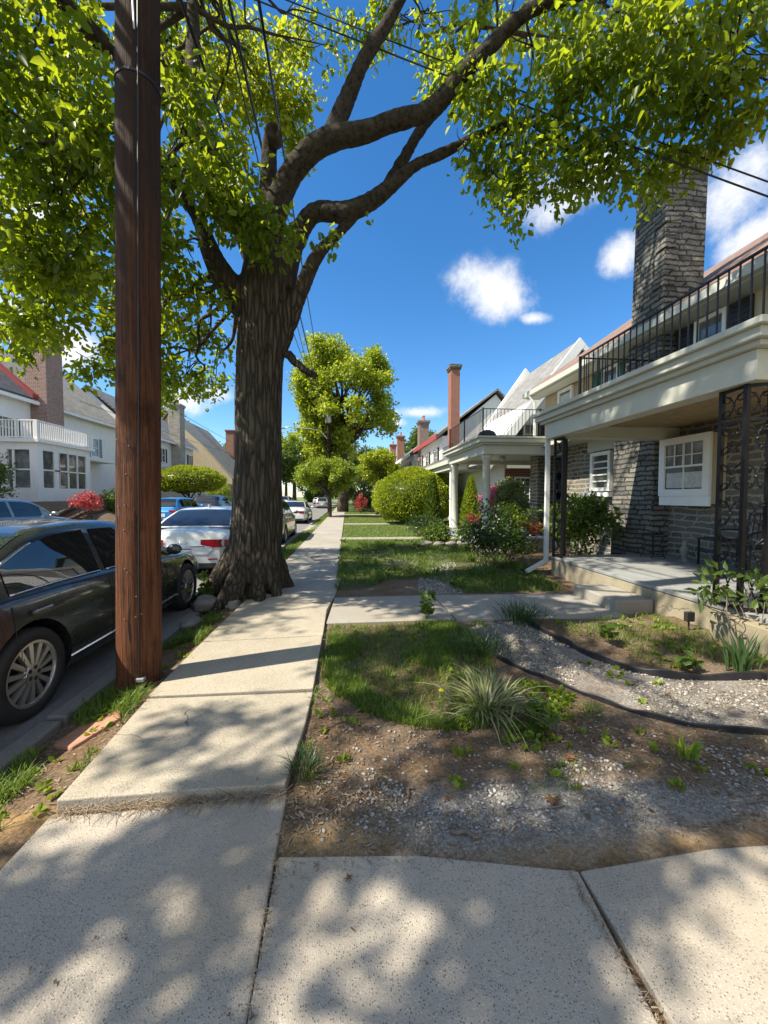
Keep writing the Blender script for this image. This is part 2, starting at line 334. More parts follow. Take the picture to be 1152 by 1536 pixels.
def bark(name, lo, hi, sx=9, dist=.03):
    g = G(name); v = g.map((sx, sx, sx*.12)); a = g.noise(1, 6, .65, v); b = g.vor(.62, g.n('ShaderNodeVectorMath', {0: v, 1: g.n('ShaderNodeTexNoise', {'Vector': g.co, 'Scale': 4.0}).outputs[1]}, operation='ADD').outputs[0], 'DISTANCE_TO_EDGE')
    h = g.math('ADD', g.rng(b, 0, .35), g.math('MULTIPLY', a, .8)); zz = g.n('ShaderNodeSeparateXYZ', {0: g.co}).outputs[2]; zf = g.rng(zz, 4.6, 5.8)
    iso = g.math('ADD', g.math('MULTIPLY', g.noise(13, 7, .7), 1.1), g.math('MULTIPLY', g.noise(45, 4, .7), .45)); h = g.math('ADD', g.math('MULTIPLY', h, g.math('SUBTRACT', 1.0, zf)), g.math('MULTIPLY', iso, zf))
    c = g.ramp(g.math('MULTIPLY', h, .6), [(.2, lo), (.75, hi)]); c = g.mix(g.rng(g.noise(2, 4), .45, .75, 0, .4), c, (hi[0]*.75, hi[1]*.8, hi[2]*.7))
    g.bump(h, 1.0, dist); c = g.mix(zf, c, g.ramp(iso, [(.45, tuple(x*.5 for x in lo)), (.62, tuple(x*1.1 for x in lo)), (.85, tuple(x*.62 for x in hi))])); return g.set(Base_Color=c, Roughness=.9, Specular_IOR_Level=.15)  # darker above fork height: backlit shade of the limbs put into the colour
M['bark'] = bark('furrowed bark', (.019, .016, .012), (.10, .082, .06), 24, .028); M['bark2'] = bark('brown bark', (.035, .027, .02), (.12, .095, .07), 14, .02)
def polewood(name, a, b, c3):
    g = G(name); v = g.map((38, 38, 1.3)); f = g.noise(1, 7, .68, v); s = g.noise(1, 3, .6, g.map((120, 120, 3)))
    c = g.ramp(f, [(.28, c3), (.5, a), (.72, b)]); c = g.mix(g.rng(s, .62, .72, 0, .8), c, tuple(x*.35 for x in c3))
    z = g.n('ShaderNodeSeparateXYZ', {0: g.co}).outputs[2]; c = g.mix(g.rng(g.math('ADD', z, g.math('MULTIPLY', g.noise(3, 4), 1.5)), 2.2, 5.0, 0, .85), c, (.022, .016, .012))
    pv = g.noise(5, 6, .7, g.map((1, 1, .5))); c = g.mix(g.rng(pv, .52, .68, 0, .7), c, tuple(x*.5 for x in c3)); g.bump(g.math('ADD', g.math('ADD', f, g.math('MULTIPLY', s, .8)), g.math('MULTIPLY', pv, .5)), 1.0, .022); return g.set(Base_Color=c, Roughness=.88, Specular_IOR_Level=.25)
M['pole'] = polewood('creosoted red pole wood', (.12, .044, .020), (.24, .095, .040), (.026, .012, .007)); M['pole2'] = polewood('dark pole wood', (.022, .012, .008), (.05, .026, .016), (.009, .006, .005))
# greenery
M['leaf'] = leafmat('tree leaf', (.042, .085, .010), (.10, .16, .018), (.46, .56, .02), .56)
M['leaf_sun'] = leafmat('sunlit tree leaf', (.10, .15, .012), (.17, .21, .02), (.60, .66, .03), .55)  # brighter, yellower copy of the tree leaf: sunlight put into its colour
M['leaf_maple'] = leafmat('maple leaf', (.15, .21, .018), (.25, .31, .028), (.62, .70, .03), .42)
M['leaf_lime'] = leafmat('lime leaf', (.13, .20, .02), (.22, .29, .03), (.5, .6, .04), .4)
M['leaf_gold'] = leafmat('golden yew needle', (.19, .25, .012), (.36, .40, .02), (.5, .58, .02), .3)
M['leaf_dark'] = leafmat('dark shrub leaf', (.02, .045, .012), (.05, .085, .02), (.12, .2, .02), .25, .3)
M['leaf_mid'] = leafmat('mid green leaf', (.045, .085, .015), (.10, .15, .03), (.25, .36, .03), .35)
M['leaf_pale'] = leafmat('pale green leaf', (.2, .25, .10), (.36, .41, .2), (.45, .52, .15), .3)
M['leaf_far'] = leafmat('distant tree leaf', (.045, .075, .02), (.09, .12, .03), (.2, .27, .04), .3)
M['pink'] = leafmat('pink blossom', (.62, .10, .25), (.8, .25, .42), (.7, .2, .35), .3); M['maple_red'] = leafmat('red maple leaf', (.35, .05, .05), (.55, .12, .11), (.6, .1, .08), .35)
M['rust'] = leafmat('rust red leaf', (.25, .05, .03), (.38, .12, .04), (.4, .1, .03), .3)
M['grass'] = leafmat('grass blade', (.065, .12, .012), (.15, .22, .025), (.26, .37, .03), .35, .5); M['grass_far'] = leafmat('mown grass', (.16, .21, .03), (.26, .31, .05), (.4, .48, .05), .3, .6)
M['strap'] = leafmat('dark strap leaf', (.025, .06, .022), (.06, .11, .035), (.14, .24, .04), .3, .35); M['strap_pale'] = leafmat('cream striped leaf', (.10, .14, .035), (.42, .41, .2), (.35, .38, .1), .25, .4)
M['iris'] = leafmat('iris leaf', (.05, .10, .035), (.12, .18, .07), (.25, .38, .08), .3, .4); M['weed'] = leafmat('lime weed leaf', (.12, .19, .015), (.22, .29, .03), (.4, .5, .03), .35, .4)
M['deadleaf'] = leafmat('dry leaf', (.13, .065, .03), (.25, .14, .065), (.25, .12, .04), .15, .6); M['straw'] = leafmat('wood chip', (.13, .09, .055), (.38, .30, .2), (.3, .2, .1), .05, .8)
M['yellow'] = plain('dandelion yellow', (.8, .55, .02), .6); M['twig'] = plain('grey twig', (.16, .12, .085), .9, 0, .3, 30)
def gravelmat(name, lo, hi):
    g = G(name); r = g.n('ShaderNodeNewGeometry').outputs['Random Per Island']; c = g.ramp(r, [(0, lo), (.55, tuple((a+b)/2 for a, b in zip(lo, hi))), (1, hi)]); return g.set(Base_Color=c, Roughness=.8)
M['gravel'] = gravelmat('pale gravel', (.085, .073, .058), (.45, .415, .35)); M['pebbles'] = gravelmat('grey pebble', (.12, .105, .09), (.42, .40, .37))
M['edging'] = plain('black landscape edging', (.02, .02, .022), .5, 0, .4, 15); M['terracotta'] = plain('terracotta slab', (.36, .17, .11), .85, 0, .25, 9, .5)
M['rock'] = plain('grey rock', (.19, .175, .15), .9, 0, .3, 7, .8)
def soil():
    g = G('garden soil'); a = g.noise(2.2, 6, .7); b = g.noise(45, 5, .75); k = g.noise(9, 5, .7)
    at = g.n('ShaderNodeAttribute', attribute_name='cover'); s = g.n('ShaderNodeSeparateColor', {0: at.outputs[0]})
    br = g.ramp(b, [(.3, (.055, .035, .022)), (.5, (.15, .095, .055)), (.68, (.27, .185, .11))])
    br = g.mix(g.rng(a, .4, .62, 0, .6), br, g.ramp(b, [(.3, (.11, .085, .06)), (.7, (.30, .245, .18))]))
    gy = g.ramp(b, [(.3, (.09, .085, .075)), (.5, (.23, .215, .19)), (.7, (.42, .40, .36))])
    vv = g.vor(75); gy = g.mix(g.rng(vv, .2, .5), g.mix(g.n('ShaderNodeSeparateColor', {0: g.vor(75, out=1)}).outputs[0], (.2, .19, .17), (.5, .48, .44)), gy)
    c = g.mix(g.rng(g.math('ADD', s.outputs[0], g.math('MULTIPLY', g.math('SUBTRACT', k, .5), .9)), .3, .7), br, gy)
    gn = g.ramp(b, [(.3, (.025, .04, .012)), (.55, (.06, .09, .02)), (.75, (.12, .15, .04))])
    c = g.mix(g.rng(g.math('ADD', s.outputs[1], g.math('MULTIPLY', g.math('SUBTRACT', k, .5), .8)), .35, .65), c, gn)
    c = g.mix(s.outputs[2], c, g.ramp(b, [(.3, (.30, .19, .08)), (.7, (.5, .33, .15))]))
    g.bump(g.math('ADD', b, g.math('MULTIPLY', k, 1.2)), .9, .02); return g.set(Base_Color=c, Roughness=.95, Specular_IOR_Level=.15)
M['soil'] = soil()
def lawn():
    g = G('lawn'); a = g.noise(.8, 5, .65); b = g.noise(60, 4, .7)
    c = g.mix(g.rng(b, .3, .7), (.06, .095, .018), (.15, .20, .035)); c = g.mix(g.rng(a, .45, .7, 0, .55), c, (.22, .22, .06)); g.bump(b, .8, .02); return g.set(Base_Color=c, Roughness=.95)
M['lawn'] = lawn()

# ------------------------------------------------------------------ ground, street, pavements
PATH = [(-.27, 4.68), (3.62, 4.62), (3.66, 5.80), (-.27, 5.90)]
def fbm(x, y, s=1.0): return mnoise.fractal(Vector((x*s, y*s, 3.3)), 1.0, 2.0, 4)
def gz(x, y):
    z = -.022+.016*fbm(x, y, 2.0)
    if x < -1.5: z -= .12*min(1, (-1.5-x)/.55)**1.3
    if -1.5 < x < -.29: z = -.03 if y < 60 else z
    if x > -.29 and y < 1.3: z = -.03
    if x < -1.4 and y < 1.62: z = -.05 - .03*(x < -1.7)
    if -.3 < x < 3.63 and 4.7 < y < 5.8: z = -.06
    if x > 2.4 and y < 4.5: z += .05*min(1, (x-2.4)/1.2)
    return z
def roadz(x): return -.15+.20*max(0, min(1, (-2.2-x)/8.4))
GRASS_A = [(-.2, 4.6), (-.22, 3.3), (.1, 2.75), (.45, 2.5), (.95, 2.45), (1.05, 2.9), (1.35, 3.3), (1.45, 4.0), (1.3, 4.6)]
GRASS_B = [(-.2, 6.4), (-.2, 13.6), (3.6, 13.6), (4.0, 10.5), (4.0, 7.9), (3.6, 6.0), (1.9, 6.05), (1.7, 7.0), (.9, 7.2), (.3, 6.5)]
GRAVEL_A = [(1.5, 4.62), (2.2, 4.6), (2.28, 4.2), (2.32, 3.65), (2.55, 3.18), (2.88, 2.95), (3.5, 2.84), (5.2, 2.7), (5.2, 1.9), (3.6, 2.05), (2.74, 2.21), (2.25, 2.41), (2.05, 2.60), (1.86, 2.86), (1.63, 3.18), (1.45, 3.7)]
GRAVEL_B = [(1.15, 6.0), (1.9, 6.0), (2.0, 7.2), (2.5, 8.6), (2.7, 10.2), (2.1, 10.3), (1.9, 8.6), (1.35, 7.2)]
def yard():
    xs = np.concatenate([np.linspace(-2.1, -.3, 30), np.linspace(-.27, 5, 105), np.linspace(5.2, 14, 18)])
    ys = np.concatenate([np.linspace(-5, 1.2, 14), np.linspace(1.25, 7, 116), np.linspace(7.15, 20, 86), np.linspace(21, 90, 40)])
    X, Y = np.meshgrid(xs, ys); Zs = np.vectorize(gz)(X, Y); nx, ny = len(xs), len(ys)
    V = np.stack([X.ravel(), Y.ravel(), Zs.ravel()], 1); I = np.arange(nx*ny).reshape(ny, nx)
    Fq = np.stack([I[:-1, :-1].ravel(), I[:-1, 1:].ravel(), I[1:, 1:].ravel(), I[1:, :-1].ravel()], 1)
    o = np_mesh('yard_soil', V, Fq, M['soil'], smooth=True); o['kind'] = 'structure'
    x, y = V[:, 0], V[:, 1]; c = np.zeros((len(V), 4), np.float32); c[:, 3] = 1
    gr = np.clip(1-np.hypot((x-.75)/1.25, (y-1.75)/.42), 0, 1)*1.0+np.clip(1-np.hypot((x-2.1)/1.6, (y-1.75)/.35), 0, 1)*.7
    gr = np.maximum(gr, np.where(inpoly(x, y, GRAVEL_A) | inpoly(x, y, GRAVEL_B), .56, 0)); c[:, 0] = np.clip(gr, 0, 1)
    gn = np.where(inpoly(x, y, GRASS_A), .42, 0.0); gn = np.where(inpoly(x, y, GRASS_B), .55, gn); gn = np.where((y > 13.2) & (x > -.25), .9, gn); gn = np.where((x < -1.5) & (y > 7.4), .8, gn); gn = np.where((x > 2.3) & (y < 4.6) & (y > 2.9), .25, gn); c[:, 1] = gn
    st = np.clip(1-np.abs(y-1.72)/.16, 0, 1)*np.clip(1-np.abs(x+.1)/.5, 0, 1)+np.clip(1-np.abs(y-1.98)/.1, 0, 1)*(x < -.3)+np.clip(1-np.abs(y-1.55)/.12, 0, 1)*np.clip(1-np.abs(x-1.2)/1.6, 0, 1)*.5
    c[:, 2] = np.clip(st, 0, .8)
    at = o.data.color_attributes.new('cover', 'FLOAT_COLOR', 'POINT'); at.data.foreach_set('color', c.ravel())
yard()
def sheet(name, xs, ys, zf, mat):
    X, Y = np.meshgrid(xs, ys); Zs = np.vectorize(zf)(X, Y); I = np.arange(X.size).reshape(X.shape)
    o = np_mesh(name, np.stack([X.ravel(), Y.ravel(), Zs.ravel()], 1), np.stack([I[:-1, :-1].ravel(), I[:-1, 1:].ravel(), I[1:, 1:].ravel(), I[1:, :-1].ravel()], 1), mat, smooth=True)
    o['kind'] = 'structure'; return o
sheet('road', np.linspace(-10.7, -2.2, 12), np.linspace(-12, 110, 40), lambda x, y: roadz(x), M['asphalt'])
def bankz(x, y): return .13+1.15*min(1, max(0, (-12.6-x)/2.6))+.03*fbm(x, y, .8)
sheet('bank', np.linspace(-60, -12.6, 90), np.linspace(-12, 110, 110), bankz, M['soil'])
sheet('far_sidewalk', np.linspace(-12.6, -10.55, 3), np.linspace(-12, 110, 30), lambda x, y: .14, M['path'])
sheet('ground', np.linspace(-900, 900, 30), np.linspace(-300, 1500, 30), lambda x, y: -.4, M['lawn'])
mb = MB(); mb.box(-10.7, -10.55, -12, 110, -.1, .145); k = 0
y = -6.0
while y < 100: mb.box(-2.22, -2.07, y, y+2.96, -.3, -.075+.012*math.sin(y*3)); y += 3.0
tag(mb.build('kerb', M['kerb'], bevel=.018), kind='structure')
def slabs(name, polys, mat, th=.13, bev=.007):
    mb = MB()
    for p in polys:
        n = len(p); mb.add([(q[0], q[1], (q[2] if len(q) > 2 else 0)-th) for q in p]+[(q[0], q[1], q[2] if len(q) > 2 else 0) for q in p],
                           [tuple(range(n))[::-1], tuple(range(n, 2*n))]+[(i, (i+1) % n, n+(i+1) % n, n+i) for i in range(n)])
    return tag(mb.build(name, mat, bevel=bev), kind='structure')
slabs('apron', [[(-1.455, -3), (-.302, -3), (-.298, 1.0), (-.314, 1.64), (-.316, 1.985), (-.8, 1.965), (-1.44, 1.95)],
                [(-.291, -3), (.9, -3), (.909, 1.0), (.95, 1.45), (.3, 1.585), (-.3, 1.635)],
                [(.910, -3), (2.3, -3), (2.3, 1.47), (1.6, 1.49), (.958, 1.45)], [(2.32, -3), (4, -3), (4, 1.4), (2.32, 1.47)],
                [(-2.06, -3, -.06), (-1.475, -3), (-1.475, 1.66), (-1.6, 1.72), (-2.06, 1.74, -.06)]], M['slab'])
S = [[(-1.43, 1.985, .055), (-.9, 2.0, .05), (-.33, 2.02, .03), (-.285, 2.6, .012), (-.272, 3.04, .0), (-1.53, 3.06, .0)],
     [(-1.535, 3.075, .012), (-.272, 3.06, .02), (-.27, 4.2, .03), (-1.545, 4.22, .0)], [(-1.545, 4.235, .0), (-.265, 4.215, .03), (-.275, 5.2, .02), (-.20, 5.93, .01), (-.82, 6.05, .03), (-1.52, 5.9, .0)]]
slabs('sidewalk', S, M['pebble'])
S = [[(-1.3, 6.06, .03), (-.80, 6.065, .02), (-.195, 5.95, -.01), (-.12, 7.3, .0), (-1.25, 7.34, .0)]]
y = 7.35; dx = 0
while y < 62:
    S.append([(-1.47+dx, y, .0), (-.2+dx, y, 0), (-.19+dx, y+1.48, 0), (-1.47+dx, y+1.48, 0)]); y += 1.5
slabs('far_pavement', S, M['path'])
slabs('front_path', [[(-.255, 4.70, .0), (1.35, 4.68, .01), (1.32, 5.88, .01), (-.19, 5.9, .0)], [(1.37, 4.68, .01), (2.6, 4.65, .0), (2.58, 5.85, .0), (1.34, 5.88, .01)], [(2.62, 4.65, .0), (3.64, 4.62, .0), (3.64, 5.8, .0), (2.6, 5.85, .0)]], M['path'])
slabs('cross_path', [[(-.17, 14.0), (4.3, 13.9), (4.3, 14.6), (-.17, 14.7)], [(-.17, 21.6), (4.3, 21.5), (4.3, 22.4), (-.17, 22.4)], [(-.17, 32), (5, 32), (5, 34), (-.17, 34)], [(-2.06, 18.5, -.06), (-1.49, 18.5), (-1.49, 22, 0), (-2.06, 22, -.06)]], M['path'])
mb = MB(); mb.lathe((-.55, 9.85, .001), [(.0, .0), (.33, .0), (.33, .006), (.0, .006)], 28); mb.lathe((-.55, 9.85, .001), [(.36, 0), (.36, .004), (.41, .004), (.41, 0)], 28)
tag(mb.build('access_cover', M['kerb']), 'round utility cover set flush in the grey sidewalk', 'cover')

# ------------------------------------------------------------------ vegetation generators
def leaves(name, pos, d, size, mat, parent=None, wid=.36, fine=False, fold=.16, droop=0.0):
    N = len(pos); d = unit(d+np.array([0, 0, -droop])); r = unit(RNG.normal(size=(N, 3))); s = unit(np.cross(d, r)); n = np.cross(s, d); L = size[:, None]
    P = pos
    if fine:
        a = .28; b = .66
        vs = [P, P+d*L*a+s*L*wid*.9+n*L*fold, P+d*L*b+s*L*wid*.72+n*L*fold*.6-0*n, P+d*L-n*L*.12, P+d*L*b-s*L*wid*.72+n*L*fold*.6, P+d*L*a-s*L*wid*.9+n*L*fold]
        V = np.stack(vs, 1).reshape(-1, 3); b0 = np.arange(N)[:, None]*6
        Fq = np.concatenate([b0+np.array([0, 1, 2, 3]), b0+np.array([0, 3, 4, 5])], 1).reshape(-1, 4)
    else:
        vs = [P, P+d*L*.45+s*L*wid+n*L*fold, P+d*L, P+d*L*.45-s*L*wid+n*L*fold]
        V = np.stack(vs, 1).reshape(-1, 3); b0 = np.arange(N)[:, None]*4; Fq = np.concatenate([b0+np.array([0, 1, 2]), b0+np.array([0, 2, 3])], 1).reshape(-1, 3)
    return np_mesh(name, V, Fq, mat, parent)
def sprays(C, O, k, ln, jit, sz, droop=.5):  # twigs of k leaves hanging out from each point
    n = len(C); O = unit(O+RNG.normal(size=(n, 3))*.55+np.array([0, 0, -droop])); t = RNG.random((n, k, 1))
    P = C[:, None]+O[:, None]*t*ln+RNG.normal(size=(n, k, 3))*jit; D = unit(O[:, None]*.8+RNG.normal(size=(n, k, 3))*.75+np.array([0, 0, -droop]))
    return P.reshape(-1, 3), D.reshape(-1, 3), (sz*(.5+.8*RNG.random((n*k))))
def clump(c, r, n, shell=.45):
    u = unit(RNG.normal(size=(n, 3))); q = RNG.random((n, 1))**shell; r = np.array(r if np.ndim(r) else (r, r, r)); return np.array(c)+u*q*r, u
def crown(name, clumps, mat, parent, k=10, ln=.35, jit=.1, sz=.11, droop=.5, fine=False, wid=.36, dens=1.0):
    Ps, Ds, Ss = [], [], []
    for (c, r, n) in clumps:
        small = n < 20; sub = 1 if small else max(2, int(n*dens/14)); r = np.array(r if np.ndim(r) else (r, r, r))*(.05 if small else .82); cc, uu = clump(c, r, sub)   # sub-clumps leave gaps between them
        for a, b in zip(cc, uu):
            rr = np.mean(r)*(18 if small else .2+.2*RNG.random()); p, u = clump(a, (rr, rr, rr*.7), n if small else 14); P, D, Sz = sprays(p, u+b*.4, k, ln, jit, sz, droop); Ps.append(P); Ds.append(D); Ss.append(Sz)
    return leaves(name, np.concatenate(Ps), np.concatenate(Ds), np.concatenate(Ss), mat, parent, wid, fine)
def wander(a, b, k=5, amp=.1):
    a = np.array(a, float); b = np.array(b, float); L = np.linalg.norm(b-a)
    return spline([a]+[a+(b-a)*i/k+RNG.normal(size=3)*L*amp*.5 for i in range(1, k)]+[b], 3)
def tree(name, label, base, h, tr, clumps, mat, barkm, group=None, k=9, ln=.5, jit=.2, sz=.2, droop=.3, cat='tree', wid=.42, fork=.45, dens=1.0):
    t = thing(name, label, cat, base, group); mb = MB(); b = np.array(base, float); top = b+np.array([0, 0, h*fork])
    mb.tube(spline([b+(0, 0, -.1), b+(tr*.2, 0, h*.2), top], 4), list(np.linspace(tr*1.25, tr*.75, 9)), 10)
    for (c, r, n) in clumps:
        p = wander(top-np.array([0, 0, h*.1*RNG.random()]), np.array(c)-(0, 0, .2), 4, .12); mb.tube(p, list(np.linspace(tr*.45, tr*.08, len(p))), 6)
    mb.build('trunk', barkm, t, True); crown('crown', clumps, mat, t, k, ln, jit, sz, droop, False, wid, dens); return t
def shrub(name, label, base, r, n, mat, group=None, cat='shrub', k=8, ln=.15, jit=.05, sz=.06, droop=-.1, stems=7, stemr=.012, zc=None, wid=.3, sub=None, parts=True, stemmat=None):
    t = thing(name, label, cat, base, group); b = np.array(base, float); c = b+np.array([0, 0, zc if zc else r[2]]); mb = MB()
    cl = sub or [(c, r, n)]
    for i in range(stems):
        q = c+unit(RNG.normal(size=3))*np.array(r)*.75; q[2] = max(q[2], b[2]+.3*r[2]); p = wander(b+RNG.normal(size=3)*np.array([r[0]*.12, r[1]*.12, 0]), q, 4, .2); mb.tube(p, list(np.linspace(stemr, stemr*.3, len(p))), 5)
    mb.build('stem', stemmat or M['bark2'], t, True); crown('foliage', cl, mat, t, k, ln, jit, sz, droop, False, wid); return t
def blades(pos, h, lean, w, az=None, seg=4, curl=1.0, roll=None):
    """arching leaf blades -> vertex and quad arrays"""
    N = len(pos); az = RNG.random(N)*2*np.pi if az is None else az; d = np.stack([np.cos(az), np.sin(az), np.zeros(N)], 1); s = np.stack([-np.sin(az), np.cos(az), np.zeros(N)], 1)
    rows = []
    for i in range(seg+1):
        t = i/seg; ang = lean*(t**1.0)*curl; z = h*np.sin(np.minimum(t*1.0, 1)*1.0)*1.0
        r = h*lean*t**1.7; zz = h*(t-.5*np.clip(lean, 0, 1.6)*t**2.4*curl)
        ww = w*(1-t**2.2)*(.55+.9*t*(1-t)*2)
        c = pos+d*r[:, None]+np.stack([0*zz, 0*zz, zz], 1); rows.append(np.stack([c+s*ww[:, None], c-s*ww[:, None]], 1))
    V = np.stack(rows, 1).reshape(-1, 3); per = (seg+1)*2; b0 = np.arange(N)[:, None]*per
    Fq = np.concatenate([b0+np.array([2*i, 2*i+1, 2*i+3, 2*i+2]) for i in range(seg)], 1).reshape(-1, 4); return V, Fq
def tuft(name, label, base, n, r0, h, lean, w, mat, cat='plant', group=None, seg=5):
    x = RNG.normal(size=n)*r0; y = RNG.normal(size=n)*r0; p = np.stack([base[0]+x, base[1]+y, np.full(n, base[2])], 1)
    az = np.arctan2(y, x)+RNG.normal(size=n)*.5; V, Fq = blades(p, h*(.6+.5*RNG.random(n)), lean*(.35+.8*RNG.random(n)), w*(.7+.5*RNG.random(n)), az, seg)
    o = np_mesh(name, V, Fq, mat); return tag(o, label, cat, group)
def scatter(poly, n, thr=None, sc=2.0, off=0):
    xs = [p[0] for p in poly]; ys = [p[1] for p in poly]; out = []
    x = RNG.uniform(min(xs), max(xs), n*3); y = RNG.uniform(min(ys), max(ys), n*3); ok = inpoly(x, y, poly)
    for a, b in zip(x[ok], y[ok]):
        if thr is None or mnoise.noise(Vector((a*sc+off, b*sc, 7.7))) > thr: out.append((a, b, gz(a, b)))
        if len(out) >= n: break
    return np.array(out)
def rosettes(pos, k, ln, mat, name, up=.35, wid=.38):
    n = len(pos); az = RNG.random((n, k))*2*np.pi; D = np.stack([np.cos(az), np.sin(az), up+RNG.random((n, k))*.8], 2); P = np.repeat(pos[:, None], k, 1)+D*np.array([.3, .3, .4])*ln*RNG.random((n, k, 1))
    return leaves(name, P.reshape(-1, 3), D.reshape(-1, 3), ln*(.5+.7*RNG.random(n*k)), mat, None, wid, True, .12)

# ------------------------------------------------------------------ buildings
AX = {'-x': ((0, -1, 0), (0, 0, 1), (-1, 0, 0)), '+x': ((0, 1, 0), (0, 0, 1), (1, 0, 0)), '-y': ((1, 0, 0), (0, 0, 1), (0, -1, 0))}
def window(parent, face, o, w, h, mat=None, nx=2, ny=2, shutters=None, depth=.07, fr=.07, curtain=False, sill=True, glass='glass'):
    """o: lower-left corner seen from outside, on the wall plane"""
    u, v, n = AX[face]; mat = mat or M['white']; mb = MB()
    mb.obox(o, u, v, n, (0, fr), (0, h), (.003, depth)); mb.obox(o, u, v, n, (w-fr, w), (0, h), (.003, depth))
    mb.obox(o, u, v, n, (fr, w-fr), (h-fr, h), (.003, depth)); mb.obox(o, u, v, n, (fr, w-fr), (0, fr), (.003, depth))
    f = mb.build('window', mat, parent)
    pb = MB().obox(o, u, v, n, (fr, w-fr), (fr, h-fr), (.003, depth*.35)); pb.build('pane', M[glass], f)
    sb = MB(); a = .022
    for i in range(1, nx): sb.obox(o, u, v, n, (fr+(w-2*fr)*i/nx-a/2, fr+(w-2*fr)*i/nx+a/2), (fr, h-fr), (depth*.36, depth*.55))
    for j in range(1, ny): sb.obox(o, u, v, n, (fr, w-fr), (fr+(h-2*fr)*j/ny-a*.8, fr+(h-2*fr)*j/ny+a*.8), (depth*.36, depth*.7))
    sb.build('sash', mat, f)
    if sill: MB().obox(o, u, v, n, (-.06, w+.06), (-.07, -.003), (.003, depth+.06)).build('sill', mat, f)
    if curtain: MB().obox(o, u, v, n, (fr*1.2, w-fr*1.2), (fr*1.2, (h-fr)*curtain), (depth*.355, depth*.358)).build('curtain', M['curtain'], f)
    if shutters:
        for a0, a1 in ((-.42, -.03), (w+.03, w+.42)):
            q = MB(); q.obox(o, u, v, n, (a0, a1), (0, h), (.003, .045))
            for i in range(12): q.obox(o, u, v, n, (a0+.04, a1-.04), (h*(i+.2)/12, h*(i+.75)/12), (.045, .058))
            q.build('shutter', M[shutters], parent)
    return f
def roofslab(parent, x0, z0, x1, z1, y0, y1, mat, th=.14, name='roof', label=None):   # a slope running from the eave (x0,z0) up to the ridge (x1,z1)
    return MB().prism([(x0, z0), (x1, z1), (x1, z1+th), (x0, z0+th)], y0, y1, 'y').build(name, mat, parent, fix=True, label=label)
def chimney(parent, x0, x1, y0, y1, z0, z1, mat, cap=True, pots=0, name='chimney', capmat=None):
    c = MB().box(x0, x1, y0, y1, z0, z1).build(name, mat, parent)
    if cap:
        q = MB().box(x0-.07, x1+.07, y0-.07, y1+.07, z1-.28, z1-.14); q.box(x0-.12, x1+.12, y0-.12, y1+.12, z1-.14, z1+.03)
        q.build('chimney_cap', capmat or mat, c)
    for i in range(pots): MB().lathe(((x0+x1)/2, y0+(y1-y0)*(i+.5)/pots, z1+.03), [(.12, 0), (.13, .04), (.10, .1), (.1, .4), (.13, .42), (.13, .48), (.08, .48)], 14).build('chimney_pot', M['terracotta'], c)
    return c
def spindle_rail(parent, pts, z0, z1, gap, mat, bar=.014, top=.04, post=.045, bottom=True, name='railing', posts=None):
    mb = MB()
    for a, b in zip(pts[:-1], pts[1:]):
        a = np.array(a); b = np.array(b); L = np.linalg.norm(b-a)
        mb.bar((*a, z1), (*b, z1), top, top*.7)
        if bottom: mb.bar((*a, z0+.07), (*b, z0+.07), top*.8, top*.6)
        n = max(1, int(L/gap))
        for i in range(1, n): p = a+(b-a)*i/n; mb.bar((*p, z0+(.07 if bottom else 0)), (*p, z1), bar)
    for p in (posts or pts): mb.bar((*p, z0), (*p, z1+.03), post)
    return mb.build(name, mat, parent)
def spiral(c, u, v, r0, turns, start, ccw=1, n=18):
    c = np.array(c, float); return [c+(np.array(u)*math.cos(start+ccw*t*turns*2*math.pi/n)+np.array(v)*math.sin(start+ccw*t*turns*2*math.pi/n))*r0*(1-.82*t/n) for t in range(n+1)]
def scroll_panel(mb, a, b, z0, z1, reps, r=.0075):   # wrought scrolls between two upright bars
    a = np.array([*a, 0.0]); b = np.array([*b, 0.0]); u = (b-a); L = np.linalg.norm(u); u /= L; v = np.array([0, 0, 1.0]); h = (z1-z0)/reps
    for i in range(reps):
        zc = z0+h*(i+.5); m = (a+b)/2+v*zc; R0 = L*.22
        for sx in (-1, 1):
            for sz in (-1, 1):
                c = m+u*sx*L*.24+v*sz*h*.27; sp = spiral(c, u*sx, v*sz, R0, 1.15, math.pi*.5 if 1 else 0, -1)
                mb.tube([m+v*sz*h*.05*(1)]+[m+u*sx*L*.08+v*sz*h*.2]+sp[2:], r, 5)
        mb.ball(tuple(m), .016, 6, 4)
def scroll_column(parent, bars, z0, z1, label=None, w=.042):
    mb = MB()
    for p in bars: mb.box(p[0]-w/2, p[0]+w/2, p[1]-w/2, p[1]+w/2, z0, z1)
    for a, b in zip(bars[:-1], bars[1:]):
        for z in (z0+.03, z1-.02, z1-.36): mb.bar((*a, z), (*b, z), .025, .03)
        scroll_panel(mb, a, b, z0+.05, z1-.36, 5); scroll_panel(mb, a, b, z1-.34, z1-.03, 1)
    return mb.build('scroll_column', M['iron'], parent, label=label)

